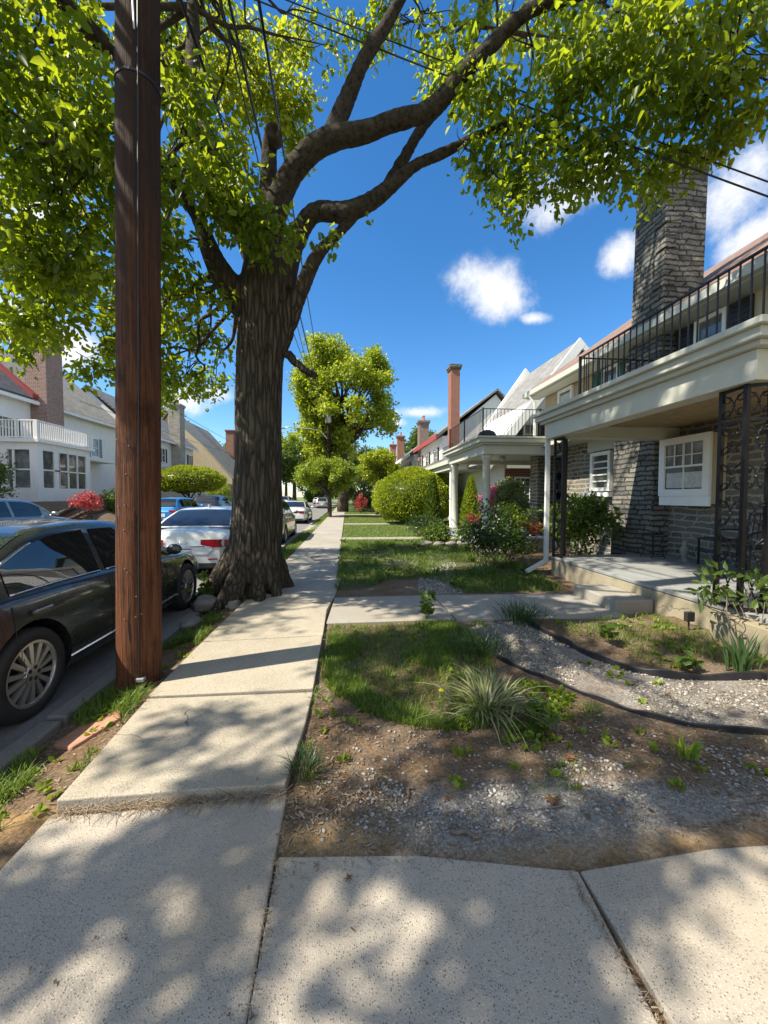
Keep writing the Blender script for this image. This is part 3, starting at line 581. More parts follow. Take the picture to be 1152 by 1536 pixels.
# --- the stone twin on the right, with both its porches
H = thing('stone_house', 'dark schist stone house with white porch roofs, iron railing and a tall stone chimney', 'house', (6.7, 8, 0))
mb = MB(); mb.box(6.7, 14, -3, 11.5, -.2, 3.1); mb.box(8.0, 14, 11.5, 12.6, -.2, 3.1); mb.box(6.5, 7.1, 12.6, 13.15, -.2, 3.1); mb.box(7.1, 14, 12.9, 13.15, -.2, 3.1); mb.build('stone_wall', M['stone'], H)
MB().box(6.72, 14, -3, 12.6, 3.103, 5.3).build('upper_wall', M['brick_tan'], H)
MB().box(6.66, 6.718, -3, 7.2, 3.35, 5.0).build('upper_panel', M['beigepaint'], H)
q = MB(); q.prism([(6.2, 5.0), (10.5, 8.0), (14.8, 5.0), (14.8, 5.16), (10.5, 8.16), (6.2, 5.16)], -3.4, 12.95, 'y'); rf = q.build('roof', M['rooftile'], H, fix=True)
q = MB(); q.box(6.08, 6.2, -3.4, 12.95, 4.93, 5.08); q.box(6.2, 6.66, -3.4, 12.9, 4.9, 4.95); q.build('gutter', M['trim'], rf)
q = MB(); q.prism([(6.9, 5.2), (10.5, 7.9), (13.9, 5.2)], 12.4, 12.6, 'y'); q.build('gable_wall', M['stucco_tan'], H, fix=True)
# chimney: tapering stack against the front wall
q = MB(); lv = [(0, 6.33, 7.42, 8.66), (2.9, 6.33, 7.42, 8.62), (5.2, 6.36, 7.33, 8.2), (8.2, 6.36, 7.29, 8.12)]
vs = []
for z, xf, y0, y1 in lv: vs += [(xf, y0, z), (7.22, y0, z), (7.22, y1, z), (xf, y1, z)]
q.add(vs, [(0, 3, 2, 1)]+[(4*i+j, 4*i+(j+1) % 4, 4*i+4+(j+1) % 4, 4*i+4+j) for i in range(3) for j in range(4)]+[(12, 13, 14, 15)])
ch = q.build('chimney', M['stone_dark'], H, fix=True)
q = MB(); q.box(6.30, 7.28, 7.23, 8.18, 8.2, 8.32); q.box(6.27, 7.31, 7.20, 8.21, 8.32, 8.4); q.build('chimney_cap', M['stone_dark'], ch)
q = MB()   # rough quoins standing proud at the corner
for i in range(34):
    z = .05+i*.24; xf = 6.33 if z < 2.9 else 6.36; y0 = float(np.interp(z, [0, 2.9, 5.2, 8.2], [7.42, 7.42, 7.33, 7.29])); a = .16+.16*random.random(); b = .14+.16*random.random(); e = .006+.02*random.random()
    if z < 8.0: q.box(xf-e, xf+a, y0-e, y0+b, z, z+.12+.09*random.random())
q.build('quoin', M['stone_dark'], ch, bevel=.012)
# porch: slab, step, columns, roof
q = MB(); q.box(4.16, 6.695, 3.2, 7.42, -.2, .29); q.box(4.12, 6.695, 3.16, 7.45, .293, .35); q.build('porch_floor', M['porch'], H, bevel=.012)
q = MB(); q.box(4.13, 4.158, 3.25, 7.4, -.2, .285); q.box(3.93, 4.128, 3.18, 3.78, -.2, .30); q.build('porch_edge', M['porch_face'], H, bevel=.008)
MB().box(3.56, 4.11, 4.75, 5.72, -.15, .165).build('step', M['path'], H, bevel=.02)
P1 = MB(); P1.box(4.0, 4.26, 3.45, 7.46, 2.7, 3.0); P1.box(4.26, 6.69, 3.45, 3.7, 2.7, 3.0); P1.box(4.26, 6.69, 7.2, 7.46, 2.7, 3.0)
pr = P1.build('porch_roof', M['cream'], H, bevel=.006)
q = MB(); q.box(3.93, 6.7, 3.36, 7.56, 3.003, 3.06); q.box(3.86, 6.7, 3.3, 7.64, 3.06, 3.16); q.box(3.80, 6.7, 3.25, 7.7, 3.16, 3.23); q.build('cornice', M['trim'], pr, bevel=.01)
q = MB()
for i in range(9): q.box(4.262, 6.69, 3.702+i*.388, 3.702+i*.388+.38, 2.93, 2.96)
q.build('porch_ceiling', M['soffit'], pr)
q = MB(); q.box(4.0, 6.7, 3.5, 7.5, 3.231, 3.27); q.build('deck', M['shingle_dark'], pr)
spindle_rail(H, [(6.68, 3.85), (4.68, 3.85), (4.68, 7.42), (6.3, 7.42)], 3.33, 4.33, .135, M['iron'], .016, .035, .042, posts=[(4.68, 3.85), (4.68, 7.42)])
for p in ((4.68, 3.85), (4.68, 7.42), (4.68, 5.6), (6.3, 7.42)): MB().box(p[0]-.02, p[0]+.02, p[1]-.02, p[1]+.02, 3.271, 3.36).build('rail_foot', M['iron'], H)
scroll_column(H, [(4.12, 3.90), (4.08, 3.60), (4.26, 3.52)], .35, 2.7); scroll_column(H, [(4.16, 7.08), (4.14, 7.34), (4.38, 7.36)], .35, 2.7)
q = MB(); q.box(4.03, 4.11, 7.47, 7.53, .22, 2.95); q.bar((4.07, 7.5, .24), (3.62, 7.42, .04), .08, .06); q.build('downspout', M['downpipe'], H)
# boxed front window on the porch
q = MB(); q.box(6.40, 6.695, 6.22, 7.28, 1.42, 2.69); q.build('window_box', M['beigepaint'], H, bevel=.004)
q = MB(); q.box(6.365, 6.397, 6.20, 7.30, 1.38, 1.56); q.build('window_apron', M['white'], H)
w = window(H, '-x', (6.398, 7.30, 1.563), 1.10, 1.13, None, 2, 2, None, .06, .13, 0.45, False)
q = MB()
for yy in (6.56, 6.75, 6.94): q.box(6.346, 6.36, yy-.008, yy+.008, 2.13, 2.55)
q.box(6.346, 6.36, 6.36, 7.14, 2.33, 2.345); q.build('muntin', M['white'], w)
w = window(H, '-x', (6.698, 9.95, 1.70), .80, 1.02, None, 1, 5, None, .09, .09, False, False)
MB().box(6.52, 6.69, 9.05, 10.1, 1.55, 1.66).build('flower_shelf', M['white'], H)
MB().box(6.63, 6.695, 9.02, 10.1, 2.76, 3.09).build('fascia_panel', M['cream'], H)
MB().box(5.9, 6.69, 8.7, 11.4, 3.05, 3.15).build('eyebrow_roof', M['cream'], H)
# upper floor windows
window(H, '-x', (6.658, 6.85, 3.75), .62, 1.12, None, 1, 2, 'shutter_black'); window(H, '-x', (6.718, 9.6, 3.75), .62, 1.1, None, 1, 2, 'shutter_green'); window(H, '-x', (6.718, 11.72, 3.95), .78, .92, None, 1, 2, None, .07, .09, .9)
window(H, '-x', (6.658, 4.5, 3.75), .7, 1.12, None, 1, 2, 'shutter_black'); window(H, '-x', (6.698, 4.9, 1.2), 1.0, 1.3, None, 2, 2)
q = MB(); q.box(6.25, 6.32, 12.42, 12.5, 3.2, 4.7); q.tube([(6.1, 12.5, 4.93), (6.25, 12.47, 4.7), (6.3, 12.46, 4.5)], .045, 8); q.build('leader_pipe', M['white'], H)
# second porch
q = MB(); q.box(4.05, 7.0, 11.3, 15.1, -.2, .22); q.box(4.02, 7.0, 11.27, 15.13, .223, .29); q.build('porch_floor', M['porch'], H, bevel=.012)
P2 = MB(); P2.box(4.08, 4.42, 11.25, 15.1, 2.83, 3.1); P2.box(4.42, 6.72, 11.25, 11.6, 2.83, 3.1); P2.box(4.42, 7.5, 14.8, 15.1, 2.83, 3.1); P2.box(4.42, 7.5, 11.6, 14.8, 2.97, 3.06)
pr2 = P2.build('porch_roof', M['cream'], H, bevel=.006)
q = MB(); q.box(3.98, 6.71, 11.15, 15.2, 3.103, 3.16); q.box(3.88, 6.71, 11.05, 15.3, 3.16, 3.28); q.box(3.82, 6.71, 11.0, 15.35, 3.28, 3.34); q.box(6.71, 8.0, 12.6, 15.2, 3.103, 3.28); q.build('cornice', M['trim'], pr2, bevel=.01)
for yy in (11.43, 14.9):
    MB().lathe((4.25, yy, .29), [(.17, 0), (.17, .05), (.15, .07), (.15, .11), (.125, .14), (.125, .8), (.11, 2.36), (.13, 2.38), (.13, 2.41), (.15, 2.43), (.15, 2.54)], 24).build('porch_column', M['trim'], H, True)
spindle_rail(H, [(4.1, 15.1), (4.1, 11.35), (6.0, 11.35), (6.7, 11.35)], 3.34, 4.2, .11, M['iron'], .011, .028, .035, posts=[(4.1, 15.1), (4.1, 13.2), (4.1, 11.35), (5.9, 11.35)])
q = MB(); q.box(7.1, 7.98, 12.6, 12.64, .25, 2.4); q.build('door', M['shutter_black'], H)
MB().lathe((5.4, 13.0, 2.78), [(.02, .19), (.1, .17), (.13, .1), (.1, .03), (.03, 0)], 14).build('ceiling_lamp', M['curtain'], H)

# --- white stucco house with the steep sweeping roof
B = thing('gabled_house', 'white stucco house with a steep grey slate roof sweeping low and red brick chimney', 'house', (7, 18, 0))
q = MB(); q.prism([(6.75, 0), (13.5, 0), (13.5, 4.0), (9.84, 8.0), (6.75, 4.35)], 16.0, 20.4, 'y'); q.prism([(6.75, 0), (13.5, 0), (13.5, 4.0), (9.84, 7.2), (6.75, 4.0)], 20.45, 25.0, 'y'); q.build('wall', M['stucco'], B, fix=True)
def sweep(y0, y1, top, mat, parent, name='roof', curve=.0):
    pts = [(5.75, 2.95), (6.35, 3.75), (7.3, 4.95), (9.84, top)]; o = [(x+.13, z-.12) for x, z in pts]
    q = MB(); q.prism(pts+o[::-1], y0, y1, 'y'); q.prism([(9.84, top), (13.9, top-4.4), (13.9, top-4.55), (9.84, top-.15)], y0+.004, y1-.004, 'y'); return q.build(name, mat, parent, fix=True)
r1 = sweep(15.72, 20.6, 8.2, M['slate'], B); sweep(20.75, 25.3, 7.3, M['slate'], B)
for y0, y1, t in ((15.62, 15.72, 8.2), (20.6, 20.74, 8.55)):
    q = MB(); pts = [(5.72, 2.95), (6.32, 3.78), (7.28, 5.0), (9.84, t+.06)]; q.prism(pts+[(x+.25, z-.28) for x, z in pts[::-1]], y0, y1, 'y')
    q.prism([(9.84, t+.06), (13.9, t-4.35), (13.9, t-4.6), (9.84, t-.25)], y0+.004, y1-.004, 'y'); q.build('bargeboard', M['white'], B, fix=True)
window(B, '-y', (7.55, 15.998, 3.75), .62, .95, M['greige'], 2, 2, 'shutter_black'); window(B, '-y', (9.2, 15.998, 5.6), .6, .9, None, 1, 2)
q = MB(); q.box(4.9, 8, 18.0, 27.5, 2.85, 3.1); q.box(4.75, 8, 17.85, 27.65, 3.103, 3.3); q.build('porch_roof', M['trim'], B)
MB().prism([(17.9, 3.305), (27.6, 3.305), (27.6, 3.6), (18.6, 3.6)], 5.2, 8, 'x').build('porch_slope', M['slate'], B, fix=True)
q = MB(); q.box(6.9, 7.5, 18.6, 25, 0, 2.84); q.build('brick_wall', M['brick'], B)
window(B, '-y', (6.95, 18.598, 1.0), .5, 1.4, None, 2, 4)
q = MB(); q.box(6.76, 9.6, 15.93, 15.998, 0, 2.75); q.build('brick_wall', M['brick'], B); q = MB(); q.box(6.74, 9.6, 15.70, 15.998, 2.753, 3.0); q.build('band_course', M['trim'], B)
window(B, '-y', (7.15, 15.928, .9), .75, 1.5, None, 3, 4)
for yy in (18.3, 22.5, 27.2): MB().box(5.0, 5.22, yy-.1, yy+.12, 0, 2.85).build('porch_column', M['white'], B)
q = spindle_rail(B, [(5.1, 18.3), (5.1, 27.3)], 3.3, 4.1, .22, M['iron'], .014, .03, .04)
chimney(B, 6.9, 7.5, 25.2, 25.95, 0, 10.25, M['brick'], True, 0, capmat=M['stone_dark'])

# --- houses further up the right side
def rowhouse(label, y0, y1, x, wallm, roofm, chim, chz, chm, porch=True, eave=6.0, ridge=9.3, red=False):
    b = thing('row_house', label, 'house', (x, y0, 0), 'houses further up the right side')
    MB().box(x, x+7, y0, y1, 0, eave).build('wall', wallm, b)
    MB().prism([(x+.3, eave), (x+6.7, eave), (x+4, ridge-.2)], y0+.01, y1-.01, 'y').build('gable_wall', wallm, b, fix=True)
    q = MB(); q.prism([(x-.5, eave-.1), (x+4, ridge), (x+7.5, eave-.1), (x+7.5, eave+.05), (x+4, ridge+.16), (x-.5, eave+.05)], y0-.35, y1+.35, 'y'); q.build('roof', roofm, b, fix=True)
    q = MB(); q.box(x-.56, x-.45, y0-.35, y1+.35, eave-.22, eave+.08); q.build('gutter', M['redroof'] if red else M['white'], b)
    for i in range(3): window(b, '-x', (x-.002, y0+(i+.75)*(y1-y0)/3, eave-2.1), .9, 1.4, None, 1, 2, 'shutter_black')
    if porch:
        q = MB(); q.box(x-2.4, x-.003, y0+.5, y1-.5, 2.8, 3.2); q.box(x-2.55, x-.003, y0+.4, y1-.4, 3.203, 3.32); q.build('porch_roof', M['white'], b)
        for yy in (y0+.7, (y0+y1)/2, y1-.7): MB().lathe((x-2.2, yy, 0), [(.14, 0), (.12, .2), (.1, 2.8)], 10).build('porch_column', M['white'], b, True)
        spindle_rail(b, [(x-.2, y0+.6), (x-2.3, y0+.6), (x-2.3, y1-.6)], 3.32, 4.15, .2, M['iron'], .015, .03, .04)
    chimney(b, x-.15, x+.75, chim, chim+1.0, 0, chz, chm, True, 2)
    return b
rowhouse('white clapboard house with red roof edge beyond the red brick chimney', 27.8, 37, 7.0, M['white'], M['slate'], 36.0, 8.7, M['brick_dark'], red=True)
rowhouse('pale far house behind the dark slender chimney', 40, 51, 7.0, M['greige'], M['slate'], 51.5, 9.7, M['brick'])
rowhouse('far brick house half hidden by the yellow green tree', 54, 66, 7.0, M['brick'], M['slate'], 60, 9.7, M['brick'])

# --- left side of the street: houses on a raised bank
TZ = 1.28
def lefthouse(label, y0, y1, x, wallm, roofm, eave, ridge, name='bank_house'):
    b = thing(name, label, 'house', (x, y0, TZ)); e = TZ+eave; r = TZ+ridge
    MB().box(x-8, x, y0, y1, 0.5, e).build('wall', wallm, b)
    MB().prism([(x-7.7, e), (x-.3, e), (x-4.3, r-.2)], y0+.01, y1-.01, 'y').build('gable_wall', wallm, b, fix=True)
    q = MB(); q.prism([(x+.5, e-.12), (x-4.3, r), (x-8.6, e-.12), (x-8.6, e+.05), (x-4.3, r+.17), (x+.5, e+.05)], y0-.3, y1+.3, 'y'); q.build('roof', roofm, b, fix=True)
    MB().box(x+.46, x+.58, y0-.3, y1+.3, e-.22, e-.02).build('gutter', M['white'], b)
    return b
b = lefthouse('white house with glazed sun porch, white balcony rail and brown brick chimney', 17.5, 36.2, -20, M['white'], M['slate_tan'], 6.3, 10.6, 'sun_porch_house')
e = TZ+6.3; q = MB(); q.prism([(-19.46, e+.06), (-24.3, e+4.5), (-24.3, e+4.58), (-19.46, e+.14)], 17.2, 26.3, 'y'); q.build('roof', M['shingle_dark'], b, fix=True, label='charcoal shingled near half of the roof')
q = MB(); q.prism([(-19.5, e+.17), (-24.3, e+4.6), (-24.3, e+4.85), (-19.5, e+.42)], 26.3, 26.75, 'y'); q.build('roof_ridge', M['redroof'], b, fix=True)
chimney(b, -20.3, -19.0, 26.75, 28.2, TZ+3.7, 11.6, M['brick_rose'], True)
SP = MB(); SP.box(-19.998, -17, 23.1, 27.5, .6, 2.05); SP.box(-19.998, -17, 23.1, 27.5, 4.15, 4.55)
for yy in (23.1, 24.35, 27.1): SP.box(-17.4, -17, yy, yy+.4, 2.05, 4.15)
for xx in (-19.998, -18.9): SP.box(xx, xx+.35, 23.1, 23.45, 2.05, 4.15)
SP.box(-19.998, -16.8, 22.9, 27.7, 4.553, 4.75); sp = SP.build('sun_porch', M['white'], b)
MB().box(-19.99, -17.08, 23.24, 27.42, 2.06, 4.14).build('glazing', M['glass'], sp)
q = MB(); q.box(-17.07, -17.0, 23.5, 27.1, 3.02, 3.1)
for yy in (24.75, 25.5, 26.3): q.box(-17.07, -17.0, yy-.04, yy+.04, 2.05, 4.15)
q.box(-19.6, -17.4, 23.12, 23.2, 3.02, 3.1); q.box(-18.3, -18.2, 23.12, 23.2, 2.05, 4.15); q.build('mullion', M['white'], sp)
spindle_rail(sp, [(-19.9, 23.05), (-16.95, 23.05), (-16.95, 27.6)], 4.75, 5.75, .15, M['white'], .05, .09, .16, name='balcony_rail')
window(b, '+x', (-19.998, 22.0, 5.0), .9, 1.4, None, 2, 2, 'shutter_black'); window(b, '+x', (-19.998, 24.2, 5.0), 1.4, 1.3, None, 3, 2, 'shutter_black')
for yy in (29.5, 32.4): window(b, '+x', (-19.998, yy, 4.7), 1.0, 1.5, None, 2, 2, 'shutter_blue')
window(b, '+x', (-19.998, 29.4, 1.5), .95, 2.1, None, 2, 3, 'shutter_blue')
MB().box(-19.99, -18.6, 28.4, 33.5, 4.2, 4.45).build('door_hood', M['white'], b)
b = lefthouse('pale grey twin house with a pale stone chimney above the clipped golden yew', 38.5, 51.5, -19.5, M['white'], M['slate'], 6.3, 10.4)
chimney(b, -19.7, -18.5, 45.3, 46.6, TZ+3, 11.9, M['stone_pale'], True, 1)
q = MB(); q.box(-19.49, -16.6, 41, 51, .6, 4.3); q.box(-19.49, -16.3, 40.7, 51.3, 4.303, 4.6); pp = q.build('front_porch', M['cream'], b)
for yy in (42, 44.5, 48.3, 49.8): window(pp, '+x', (-16.598, yy, 1.6), .8, 2.2, None, 2, 3)
for yy in (40, 43, 47.5, 50): window(b, '+x', (-19.498, yy, 5.2), .8, 1.5, None, 1, 2, 'shutter_black' if yy > 42 else None)
b = lefthouse('tan gabled house with weathered roof farthest along the left bank', 53.5, 68, -19, M['stucco_tan'], M['slate_tan'], 6.0, 11.2)
chimney(b, -19.2, -18.0, 64, 65.3, TZ+3, 12.2, M['brick'], True)
q = MB(); q.prism([(-15.2, 4.0), (-19, 8.4), (-23.2, 12.2), (-23.2, 3.2), (-15.2, 3.2)], 53.15, 53.48, 'y'); q.build('catslide_gable', M['stucco_tan'], b, fix=True)
q = MB(); q.prism([(-14.9, 3.8), (-18.9, 8.3), (-18.9, 8.5), (-14.9, 4.0)], 53.0, 67, 'y'); q.build('catslide_roof', M['slate_tan'], b, fix=True)
for yy in (56, 60, 63): window(b, '+x', (-18.998, yy, 4.6), .9, 1.5, None, 1, 2, 'shutter_black')

# ------------------------------------------------------------------ cars
def text_mesh(txt, size, name, mat, parent, o, u, v, n, depth=.002):
    c = bpy.data.curves.new(name, 'FONT'); c.body = txt; c.size = size; c.extrude = depth; c.align_x = 'CENTER'; c.align_y = 'CENTER'
    t = bpy.data.objects.new(name, c); COL.objects.link(t); dg = bpy.context.evaluated_depsgraph_get(); dg.update()
    me = bpy.data.meshes.new_from_object(t.evaluated_get(dg)); bpy.data.objects.remove(t); bpy.data.curves.remove(c)
    off = ORG[parent.name]; Mx = Matrix((( u[0], v[0], n[0], o[0]-off[0]), (u[1], v[1], n[1], o[1]-off[1]), (u[2], v[2], n[2], o[2]-off[2]), (0, 0, 0, 1)))
    me.transform(Mx); me.materials.clear(); return link(name, me, mat, parent)
SEDAN = dict(top=[(0, .80), (.02, .98), (.05, 1.04), (.18, 1.075), (.30, 1.06), (.66, 1.0), (.80, .93), (.93, .82), (.98, .72), (1, .58)],
             side=[(0, .74), (.03, .90), (.12, .97), (.3, .98), (.66, .93), (.82, .86), (.94, .74), (1, .54)],
             roof=[(.125, 0), (.19, .17), (.27, .35), (.33, .43), (.42, .465), (.52, .465), (.58, .43), (.66, .24), (.735, 0)],
             wid=[(0, .80), (.012, .86), (.04, .93), (.10, .975), (.2, 1), (.75, .995), (.88, .96), (.95, .89), (.985, .78), (1, .62)],
             rear=(.135, .29), front=(.575, .725), wins=[(.20, .415), (.435, .63)], axles=(.222, .815))
HATCH = dict(SEDAN, top=[(0, .72), (.02, 1.0), (.06, 1.03), (.3, 1.05), (.68, 1.0), (.82, .93), (.93, .82), (.98, .72), (1, .58)],
             roof=[(.015, 0), (.05, .2), (.10, .4), (.16, .46), (.35, .5), (.5, .5), (.57, .46), (.66, .26), (.75, 0)], rear=(.022, .12), front=(.565, .735), wins=[(.12, .22), (.235, .42), (.44, .64)], axles=(.19, .81))
SUV = dict(HATCH, top=[(0, .85), (.02, 1.1), (.06, 1.12), (.3, 1.13), (.68, 1.1), (.80, 1.06), (.93, .98), (.98, .85), (1, .7)], side=[(0, .8), (.03, 1.0), (.12, 1.05), (.3, 1.06), (.66, 1.03), (.82, .99), (.94, .88), (1, .62)],
           roof=[(.015, 0), (.045, .3), (.08, .52), (.14, .57), (.35, .6), (.52, .58), (.58, .53), (.66, .3), (.735, 0)], rear=(.02, .1), front=(.575, .72))
def car(name, label, xc, y0, z, L, Wd, H, paint, st, rimspokes=10, detail=True, plate=None, wr=.335, flip=False, lights='wide', group=None, far=False):
    t = thing(name, label, 'car', (xc, y0+L/2, z), group)
    hs = H/(max(p[1] for p in st['roof'])+interp(st['top'], .42)) if True else 1
    top = lambda s: interp(st['top'], s)*hs; side = lambda s: interp(st['side'], s)*hs; roof = lambda s: interp(st['roof'], s)*hs
    def hw(s): return Wd/2*interp(st['wid'], s)
    def zb(s): return .19+.10*max(0, (.06-s)/.06)+.05*max(0, (s-.94)/.06)
    yf = (lambda s: y0+L*(1-s)) if flip else (lambda s: y0+L*s)
    def half(s):
        w, zs, zt, b = hw(s), side(s), top(s), zb(s); zt = max(zt, zs+.02)
        return [(0, b), (w*.84, b), (w*.95, b+.03), (w*.985, b+.12), (w, b+.30*(zs-b)), (w, b+.55*(zs-b)), (w*.99, b+.76*(zs-b)), (w*.965, zs-.035), (w*.925, zs+.005), (w*.82, zs+.45*(zt-zs)+.008), (w*.55, zs+.85*(zt-zs)), (0, zt)]
    def side_x(s, zz):
        h = half(s)[2:9]; return float(np.interp(zz, [p[1] for p in h], [p[0] for p in h]))
    ss = sorted(set([0, .004, .012, .025, .045, .07, .10, .14]+list(np.linspace(.18, .86, 28))+[.89, .92, .945, .965, .98, .99, .996, 1]))
    mb = MB(); n = None
    for s in ss:
        h = half(s); ring = [(xc+x, yf(s), z+q) for x, q in h]+[(xc-x, yf(s), z+q) for x, q in h[-2:0:-1]]; n = len(ring); mb.v += ring
    for i in range(len(ss)-1):
        for k in range(n): mb.f.append((i*n+k, i*n+(k+1) % n, (i+1)*n+(k+1) % n, (i+1)*n+k))
    mb.f.append(tuple(range(n))[::-1]); mb.f.append(tuple((len(ss)-1)*n+k for k in range(n)))
    body = mb.build('body', paint, t, True, fix=True)
    if not far:                              # cut the wheel arches
        cut = MB()
        for a in st['axles']:
            for sx in (-1, 1): cut.lathe((xc+sx*(Wd/2-.12), yf(a), z+wr+.005), [(wr*1.17, -.16), (wr*1.17, .16)], 28, 'x')
        cm = cut.mesh('cutter', t); co = bpy.data.objects.new('cutter', cm); COL.objects.link(co); co.parent = t
        bm = bmesh.new(); bm.from_mesh(cm); bmesh.ops.recalc_face_normals(bm, faces=bm.faces); bm.to_mesh(cm); bm.free()
        bo = body.modifiers.new('arch', 'BOOLEAN'); bo.operation = 'DIFFERENCE'; bo.object = co; bo.solver = 'EXACT'
        baked(body); bpy.data.objects.remove(co); bpy.data.meshes.remove(cm)
        es = body.modifiers.new('e', 'EDGE_SPLIT'); es.split_angle = R(38); baked(body)
        q = MB(); q.box(xc-Wd*.38, xc+Wd*.38, y0+L*.06, y0+L*.94, z+.16, z+.6); q.build('underbody', M['blackplastic'], t)
    # cabin
    hm = max(p[1] for p in st['roof'])*hs
    def gh(s):
        h = roof(s); w = hw(s); b0 = w*.915; zs = side(s)-.012; zt = max(top(s), side(s)+.02); zr = zt+h; f = h/hm; wt = b0-w*.20*f
        return [(b0, zs), (b0-(b0-wt)*.5, zs+(zr-zs)*.45), (wt, zs+(zr-zs)*.84), (wt-.05*f-.002, zs+(zr-zs)*.945), (wt*.72, zr-.012*f), (0, zr+.004)]
    sa, sb = st['roof'][0][0], st['roof'][-1][0]; gs = np.linspace(sa, sb, 34); mb = MB(); n = 0
    for s in gs:
        h = gh(s); ring = [(xc+x, yf(s), z+q) for x, q in h]+[(xc-x, yf(s), z+q) for x, q in h[-2::-1]]; n = len(ring); mb.v += ring
    for i in range(len(gs)-1):
        for k in range(n-1): mb.f.append((i*n+k, i*n+k+1, (i+1)*n+k+1, (i+1)*n+k))
    mb.build('roof', paint, t, True, fix=True)
    def gx(s, zz): h = gh(s); return float(np.interp(zz, [p[1] for p in h[:5]], [p[0] for p in h[:5]]))
    def gt(s, fx): h = gh(s)[::-1]; w = gh(s)[3][0]; x = abs(fx)*w*.97; return x*(1 if fx >= 0 else -1), float(np.interp(x, [p[0] for p in h], [p[1] for p in h]))
    for (a, b) in st['wins']:
        for sx in (-1, 1):
            mb = MB(); m = 14; rows = 5
            for i in range(m+1):
                s = a+(b-a)*i/m; zlo = side(s)+.03; zt = max(top(s), side(s)+.02)+roof(s); zhi = max(zlo+.004, side(s)+(zt-side(s))*.82)
                for j in range(rows): zz = zlo+(zhi-zlo)*j/(rows-1); mb.v.append((xc+sx*(gx(s, zz)+.006), yf(s), z+zz))
            for i in range(m):
                for j in range(rows-1): p = i*rows+j; mb.f.append((p, p+1, p+rows+1, p+rows))
            g = mb.build('side_window', M['carglass'], t, True, fix=True)
            if detail and not far:
                e = []; 
                for i in range(m+1): e.append(mb.v[i*rows])
                MB().tube([(p[0]+sx*.006, p[1], p[2]-.008) for p in e], .009, 6).build('window_trim', M['chrome'], g, True)
                if a == st['wins'][0][0]:
                    k = 0; up_ = [mb.v[i*rows+rows-1] for i in range(0, 6)]; MB().tube([(p[0]+sx*.004, p[1]-.012, p[2]+.008) for p in up_], .011, 6).build('window_trim', M['chrome'], g, True)
    for nm, (a, b) in (('rear_window', st['rear']), ('windscreen', st['front'])):
        mb = MB(); m = 10; cols = 12
        for i in range(m+1):
            s = a+(b-a)*i/m
            for j in range(cols+1):
                x, zz = gt(s, -1+2*j/cols); mb.v.append((xc+x*.95, yf(s)+(.006 if nm == 'windscreen' else -.006)*(-1 if flip else 1), z+zz+.007))
        for i in range(m):
            for j in range(cols): p = i*(cols+1)+j; mb.f.append((p, p+1, p+cols+2, p+cols+1))
        mb.build(nm, M['carglass'], t, True, fix=True)
    for a in st['axles']:                    # wheels
        for sx in (-1, 1):
            c = (xc+sx*(Wd/2-.125), yf(a), z+wr); ww = .115
            wl = MB().lathe(c, [(wr*.66, -ww), (wr*.93, -ww), (wr, -ww*.7), (wr, ww*.7), (wr*.93, ww), (wr*.72, ww*.96), (wr*.70, ww*.7), (wr*.69, -ww)] if sx > 0 else [(wr*.69, ww), (wr*.70, -ww*.7), (wr*.72, -ww*.96), (wr*.93, -ww), (wr, -ww*.7), (wr, ww*.7), (wr*.93, ww), (wr*.66, ww)], 36, 'x').build('wheel', M['rubber'], t, True, fix=True)
            rb = MB(); f = c[0]+sx*ww*.72
            rb.lathe((f, c[1], c[2]), [(wr*.70, -.01*sx), (wr*.715, .02*sx), (wr*.66, .022*sx), (wr*.64, 0)], 36, 'x', False)
            rb.lathe((f, c[1], c[2]), [(.001, .028*sx), (wr*.2, .026*sx), (wr*.23, .01*sx), (wr*.23, -.03*sx)], 20, 'x')
            if not far:
                for k in range(rimspokes):
                    an = 2*math.pi*(k+.5)/rimspokes; d = np.array([0, math.cos(an), math.sin(an)]); e = np.array([0, -math.sin(an), math.cos(an)]); cc = np.array([f, c[1], c[2]])
                    w0, w1 = wr*.036, wr*.06
                    P = [cc+d*wr*.16+e*w0*q+np.array([sx*o, 0, 0]) for q in (-1, 1) for o in (.022, -.01)]+[cc+d*wr*.67+e*w1*q+np.array([sx*o, 0, 0]) for q in (-1, 1) for o in (.012, -.02)]
                    rb.add(P, [(0, 1, 5, 4), (2, 3, 7, 6), (0, 2, 6, 4), (1, 3, 7, 5), (0, 1, 3, 2), (4, 5, 7, 6)])
            rm = rb.build('rim', M['rim'], wl, False, bevel=0, fix=True)
            if detail and not far:
                lb = MB()
                for k in range(5): an = 2*math.pi*k/5; lb.lathe((f+sx*.018, c[1]+wr*.13*math.cos(an), c[2]+wr*.13*math.sin(an)), [(.016, 0), (.016, sx*.012), (.008, sx*.012)], 10, 'x')
                lb.build('lug_nut', M['blackplastic'], rm)
            MB().lathe((f-sx*.06, c[1], c[2]), [(.001, 0), (wr*.62, 0), (wr*.62, -.01*sx), (.001, -.01*sx)], 24, 'x').build('brake_disc', M['blackplastic'], wl)
    sg = -1 if flip else 1
